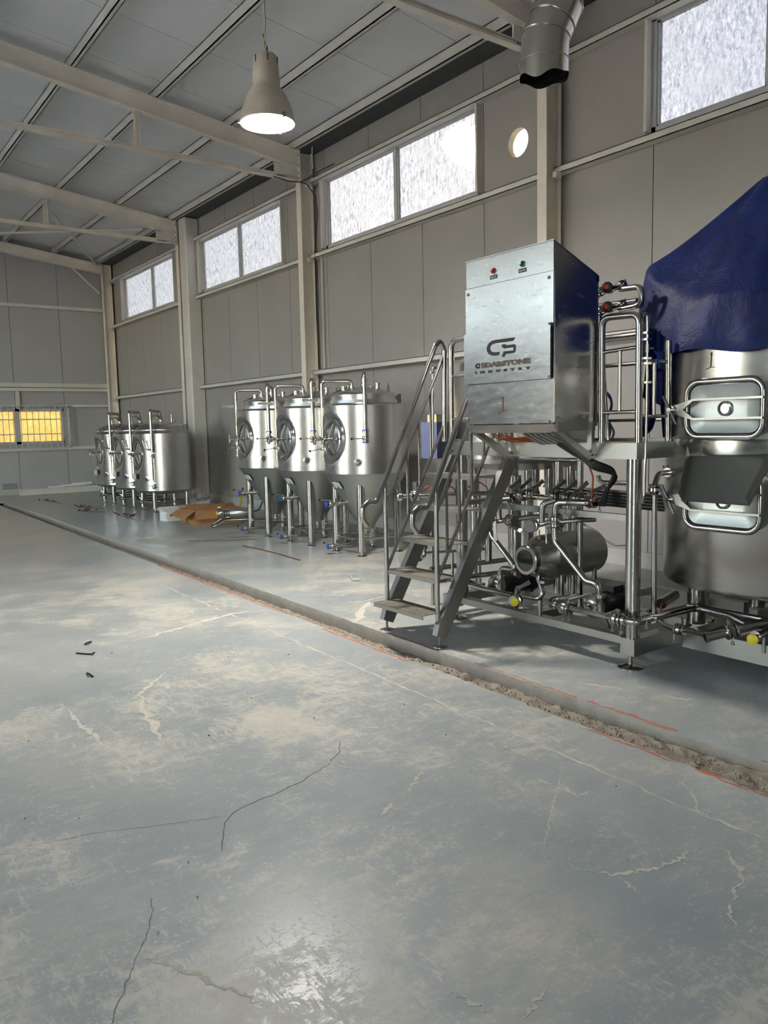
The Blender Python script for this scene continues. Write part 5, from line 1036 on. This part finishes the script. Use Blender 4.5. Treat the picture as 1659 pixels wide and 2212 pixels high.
obj('cord', MB().tube([(LX, LY, LZ+.49), (LX-.004, LY+.006, LZ+.58), (LX+.006, LY-.004, LZ+.72), (LX, LY+.01, LZ+1.1), (LX, LY, LZ+1.6), (LX, LY, 6.15)], .008, 8, .1), 'grey_plastic', lp)
obj('cord_tail', MB().tube([(LX+.02, LY+.01, LZ+.49), (LX+.018, LY, LZ+.55), (LX-.008, LY+.004, LZ+.63), (LX+.01, LY+.01, LZ+.70)], .006, 6, .03), 'black_rubber', lp); obj('cord_tail', MB().tube([(LX-.012, LY, LZ+.49), (LX+.01, LY-.008, LZ+.57), (LX-.006, LY, LZ+.66)], .005, 6, .03), 'cream_plastic', lp)
# steel duct ending in a torn mouth above the kettle
du = thing('steel_duct', (4.95, 4.47, 4.1), 'jointed shiny steel duct with a torn open mouth', 'duct')
c0, c1, c2, c3 = Vector((4.935, 4.48, 4.185)), Vector((4.945, 4.475, 4.48)), Vector((5.06, 4.445, 4.72)), Vector((5.10, 4.44, 5.95))
R_ = .186
def seg_(a, b, na, nb, name, flare=0.):
    n = 44; mb = MB(); v = []
    for c, nn, rr in ((a, na, R_+flare), (b, nb, R_)):
        w_ = Vector(nn).normalized(); ex = (Vector((1, 0, 0))-w_*w_.x).normalized(); ey = w_.cross(ex); v += [c+(ex*math.cos(2*PI*k/n)+ey*math.sin(2*PI*k/n))*rr for k in range(n)]
    mb.add(v, [(k, (k+1) % n, n+(k+1) % n, n+k) for k in range(n)]); return obj(name, mb, 'duct_steel', du)
nz = Vector((0, 0, 1)); n1 = Vector((.18, -.04, .98)); n2 = Vector((.42, -.1, .9)); n3 = Vector((.2, -.04, .97))
pm = c1.lerp(c2, .45)
seg_(c0+nz*.11, c1, nz, n1, 'duct_segment'); seg_(c1, pm, n1, n2, 'duct_segment', .004); seg_(pm, c2, n2, n3, 'duct_segment', .003); seg_(c2, Vector((5.09, 4.44, 5.0)), n3, nz, 'duct_segment', .004); seg_(Vector((5.09, 4.44, 5.0)), c3, nz, nz, 'duct_segment', .003)
for c, nn in ((c0+nz*.11, nz), (c1, n1), (pm, n2), (c2, n3), (Vector((5.09, 4.44, 5.0)), nz)): obj('seam_ring', MB().ring(c, nn, R_+.003, .005, 44, 6), 'duct_steel', du)
n = 44; v = []; rr = random.Random(2)
for z_ in (.11, 0):
    for k in range(n):
        a = 2*PI*k/n; d = 0
        if z_ == 0: 
            da = (a-3.7+PI) % (2*PI)-PI; d = -.055*math.exp(-(da/.55)**2)+.012*math.sin(5*a)
        v.append(c0+Vector(((R_+.003)*math.cos(a), (R_+.003)*math.sin(a), z_+d)))
obj('torn_mouth', MB().add(v, [(k, (k+1) % n, n+(k+1) % n, n+k) for k in range(n)]), 'duct_steel', du); obj('black_lining', MB().lathe([(R_-.008, .03), (R_-.012, .22)], c0, (0, 0, 1), 36, (False, True)), 'black_gap', du)  # black sleeve inside the mouth, closed at its top
# cables on the middle column
def wire(name, label, pts, r, mat, cat='cable', bend=.06): return tag(recenter(obj(name, MB().tube(pts, r, 7, bend, arc=6), mat)), label, cat)
wire('black_cable', 'black cable swagging from the tie beam and running down the column', [(6.10, 10.94, 5.27), (6.35, 10.92, 5.235), (6.53, 10.88, 5.24), (6.60, 10.80, 5.20), (6.68, 10.70, 5.02), (6.72, 10.72, 4.75), (6.74, 10.86, 4.2), (6.75, 10.88, 3.2), (6.755, 10.85, 2.42)], .008, 'black_rubber')
wire('black_cable', 'short black cable running up over the top girt', [(6.53, 10.88, 5.24), (6.62, 10.75, 5.30), (6.70, 10.5, 5.36), (6.71, 10.2, 5.36)], .008, 'black_rubber')
wire('white_cable', 'short white cable dangling from the eaves gutter', [(6.66, 10.72, 5.74), (6.655, 10.72, 5.6), (6.66, 10.72, 5.42)], .008, 'white_paper'); wire('wall_conduit', 'thin pale conduit down the wall beside the middle column', [(6.82, 10.80, 4.15), (6.82, 10.80, 2.42)], .012, 'paint_white', 'conduit')
# cardboard boxes
def flap(parent, a, b, out, mat): a, b, o_ = Vector(a), Vector(b), Vector(out); nn = (b-a).cross(o_).normalized()*.004; obj('flap', MB().add([a, b, b+o_, a+o_, a+nn, b+nn, b+o_+nn, a+o_+nn], [(0,1,2,3), (7,6,5,4), (0,4,5,1), (1,5,6,2), (2,6,7,3), (3,7,4,0)]), mat, parent, smooth=False)
def carton(name, label, P0_, ux, uy, h, mat, flaps):
    """open box: corner P0_, floor edges ux, uy, height h"""
    t = thing(name, Vector(P0_)+(Vector(ux)+Vector(uy))/2, label, 'box'); P0_, ux, uy = Vector(P0_), Vector(ux), Vector(uy); up = Vector((0, 0, h)); th = .006
    ex, ey = ux.normalized()*th, uy.normalized()*th
    def wallp(nm, a, d, nrm): obj(nm, MB().add([a, a+d, a+d+up, a+up, a+nrm, a+d+nrm, a+d+up+nrm, a+up+nrm], [(0,1,2,3), (7,6,5,4), (0,4,5,1), (1,5,6,2), (2,6,7,3), (3,7,4,0)]), mat, t, smooth=False)
    wallp('side', P0_, ux, ey); wallp('side', P0_+uy, ux, -ey); wallp('side', P0_, uy, ex); wallp('side', P0_+ux, uy, -ex); obj('bottom', MB().add([P0_+Vector((0, 0, .004)), P0_+ux+Vector((0, 0, .004)), P0_+ux+uy+Vector((0, 0, .004)), P0_+uy+Vector((0, 0, .004))], [(0, 1, 2, 3)]), mat, t, smooth=False)
    C_ = [P0_+up, P0_+ux+up, P0_+ux+uy+up, P0_+uy+up]
    for i, o_ in flaps: flap(t, C_[i], C_[(i+1) % 4], o_, mat)
    return t
cw = carton('white_carton', 'small open white printed carton left of the brown boxes', (4.80, 12.58, 0), (.32, -.02, 0), (-.03, .26, 0), .155, 'white_paper', [(3, (-.07, .02, .055)), (0, (.0, -.05, .085)), (2, (0, .06, .06))])
obj('print', MB().box((4.793, 12.60, .05), (4.796, 12.78, .056)).box((4.795, 12.61, .085), (4.797, 12.70, .11)).box((4.792, 12.72, .07), (4.795, 12.79, .10)).box((4.84, 12.574, .085), (4.96, 12.577, .10)), 'label_black', cw)
carton('cardboard_box', 'open brown cardboard box between the white carton and the largest box', (4.96, 12.14, 0), (.55, -.1, 0), (.03, .36, 0), .215, 'cardboard', [(3, (-.17, .03, -.10)), (2, (.0, .12, .04)), (1, (.1, -.02, .05))])
carton('cardboard_box', 'largest open brown cardboard box with flaps folded out beside the floor pump', (4.925, 11.70, 0), (.78, -.13, 0), (.03, .40, 0), .235, 'cardboard', [(3, (-.17, .06, -.13)), (0, (-.02, -.10, -.135)), (2, (.02, .13, .04))])
pk = thing('foam_packaging', (6.35, 15.0, 0), 'white foam block by the column foot behind the boxes', 'packaging'); obj('foam_block', MB().box((6.22, 14.8, 0), (6.55, 15.1, .13)), 'foam', pk)
rr = random.Random(4); mb = MB(); v = []; 
for i in range(6):
    for k in range(10): a = 2*PI*k/10; ph_ = PI*(i+.5)/7; q = .14*(.6+.8*rr.random()); v.append((6.38+q*math.sin(ph_)*math.cos(a), 14.85+q*math.sin(ph_)*math.sin(a), .16+q*.8*math.cos(ph_)))
tag(recenter(obj('plastic_bag', MB().add(v, [(i*10+k, i*10+(k+1) % 10, (i+1)*10+(k+1) % 10, (i+1)*10+k) for i in range(5) for k in range(10)]), 'plastic_film', smooth=False)), 'crumpled clear plastic bag on the foam block', 'bag')
# floor pump on its tube cradle
fp = thing('floor_pump', (5.35, 11.0, 0), 'stainless transfer pump on a bent tube cradle beside the cardboard box', 'pump')
a0, ad = Vector((5.12, 11.24, .21)), Vector((.83, -.42, 0)).normalized()
obj('motor', MB().lathe([(.05, .14), (.075, .15), (.08, .17), (.08, .44), (.07, .47), (.03, .48)], a0, ad, 26, (True, True)), 'tank_steel', fp); obj('coupling', MB().lathe([(.06, .06), (.045, .08), (.055, .10), (.045, .12), (.06, .14)], a0, ad, 18), 'beam_steel', fp); hd = obj('pump_head', MB().lathe([(.03, -.03), (.075, -.02), (.08, .02), (.07, .06)], a0, ad, 24, (True, True)), 'pipe_steel', fp)
obj('cap', MB().lathe([(.032, 0), (.035, .015), (.02, .025)], a0-ad*.03, -ad, 16, (False, True)), 'yellow_plastic', hd); obj('cap', MB().lathe([(.03, 0), (.03, .02), (.01, .025)], a0+Vector((0, 0, .085)), (0, 0, 1), 16, (False, True)), 'cream_plastic', hd)
sd = Vector((.45, .89, 0)); obj('cradle', MB().tube([a0+ad*.5-sd*.07+Vector((0, 0, -.1)), a0+ad*.1-sd*.07+Vector((0, 0, -.1)), a0-ad*.10-sd*.10+Vector((0, 0, -.195)), a0-ad*.14+sd*.10+Vector((0, 0, -.195)), a0+ad*.05+sd*.10+Vector((0, 0, -.07)), a0+ad*.5+sd*.08+Vector((0, 0, -.07))], .014, 10, .05), 'pipe_steel', fp); obj('rear_foot', MB().box((5.50, 10.98, 0), (5.56, 11.04, .12)), 'black_rubber', fp)
obj('cable', MB().tube([a0+ad*.45, a0+ad*.6+Vector((0, 0, .03)), a0+ad*.7+Vector((0, .05, .20)), a0+ad*.75+Vector((0, .2, .32)), a0+ad*.85+Vector((0, .2, .10)), a0+ad*.8+Vector((0, .1, -.19))], .010, 7, .08), 'black_rubber', fp)
tl_ = thing('spirit_level', (6.1, 12.2, 0), 'yellow and black pole leaning between the pump and the fermenters', 'pole'); pa, pb = Vector((5.900,12.140,0.175)), Vector((6.300,12.811,0.443)); obj('yellow_shaft', MB().tube([pa, pa.lerp(pb, .62)], .016, 8), 'yellow_plastic', tl_); obj('grip', MB().tube([pa.lerp(pb, .62), pb], .017, 8), 'black_rubber', tl_); obj('tip', MB().tube([(pa.x-.01, pa.y+.01, 0), pa], .014, 8), 'black_rubber', tl_)
# loose bits on the floor
tag(recenter(obj('pipe_elbow', MB().tube([(4.384,6.567,0.015), (4.238,6.309,0.015), (4.292,6.260,0.015)], .016, 9, .06), 'grey_plastic')), 'short grey bent pipe offcut lying on the floor', 'pipe')
tag(recenter(obj('rusty_rod', MB().tube([(4.476,9.174,0.006), (4.507,8.775,0.006), (4.500,8.290,0.006), (4.461,7.701,0.006)], .0065, 6, .1), 'rust')), 'long rusty brown rod lying before the fermenters', 'rod')
for pts, lab in ((((1.517,5.680,0.004), (1.533,5.654,0.020), (1.573,5.718,0.006)), 'uppermost of the black plastic scraps on the left floor'), (((1.407,5.488,0.004), (1.462,5.408,0.005), (1.485,5.384,0.006), (1.494,5.371,0.020)), 'longest black plastic scrap on the left floor'), (((1.333,4.981,0.004), (1.329,4.916,0.015), (1.340,4.880,0.004)), 'lowest black plastic scrap on the left floor')):
    tag(recenter(obj('plastic_scrap', MB().tube(pts, .006, 6, .02), 'black_rubber')), lab, 'scrap', 'black plastic scraps')
rr = random.Random(9)
def twig(label, pts, nleaf, seed):
    r = random.Random(seed); t = thing('dry_twig', Vector(pts[0])*1., label, 'twig'); obj('stem', MB().tube(pts, .0045, 5, .05), 'leaf', t)
    for k in range(nleaf):
        p = Vector(pts[0]).lerp(Vector(pts[-1]), r.random()*.6)+Vector((r.uniform(-.1, .1), r.uniform(-.1, .1), .01)); a = r.random()*6; s = .05+.06*r.random(); d = Vector((math.cos(a), math.sin(a), .3))*s; e = Vector((-math.sin(a), math.cos(a), .1))*s*.4
        obj('dry_leaf', MB().add([p-d, p+e, p+d, p-e, p+Vector((0, 0, .02))], [(0, 1, 4), (1, 2, 4), (2, 3, 4), (3, 0, 4)]), 'leaf', t, smooth=False)
twig('dry brown twig with leaves in front of the far tanks', ((4.407,16.467,0.010), (4.559,15.891,0.020), (4.671,15.526,0.010)), 6, 1); twig('dry leaf cluster on a thin stem nearest the white carton', ((4.647,14.945,0.010), (4.480,14.103,0.020), (4.498,13.593,0.010), (4.458,13.058,0.010)), 4, 2); twig('small dry twig farthest back on the left', ((4.307,18.661,0.010), (4.301,18.031,0.020), (4.366,17.353,0.010)), 3, 3); twig('thin dry twig left of the leaf cluster', ((4.238,15.630,0.010), (4.289,14.969,0.020), (4.497,14.876,0.010)), 5, 4)
tag(recenter(obj('steel_beam', MB().box((4.2, 20.55, 0), (6.3, 20.62, .15)).box((4.2, 20.50, .14), (6.3, 20.68, .155)), 'paint_white')), 'long white steel beam lying along the far wall', 'beam')
for i, (x0, x1, z) in enumerate(((4.85, 5.2, .16), (5.15, 5.75, .17), (5.4, 5.9, .19))): tag(recenter(obj('foam_strip', MB().prism([(x0, 20.52), (x1, 20.50), (x1-.03, 20.66), (x0+.05, 20.68)], z-.004, z+.03+.01*i), 'foam')), ['leftmost', 'middle', 'rightmost'][i]+' white foam strip resting on the lying beam', 'foam strip', 'foam strips on the beam')
rk = random.Random(31); base = None
for i in range(34):
    x, y = (rk.uniform(.5, 2.6), rk.uniform(1.3, 6)) if i < 26 else (rk.uniform(3.6, 5), rk.uniform(5, 12)); s = .003+.008*rk.random()**2
    mb = stone_mesh(rk, s) if i < 5 else None
    if mb: o = obj('gravel_chip', mb, 'rust' if i % 2 else 'rubble', smooth=False); base = (base or [])+[o]
    else: o = base[i % 5].copy(); COL.objects.link(o)
    o.location = (x, y, .004); o.rotation_euler = (0, 0, rk.random()*6); tag(o, 'tiny stone chip lying loose on the painted floor', 'stone chip', 'loose chips on the floor')
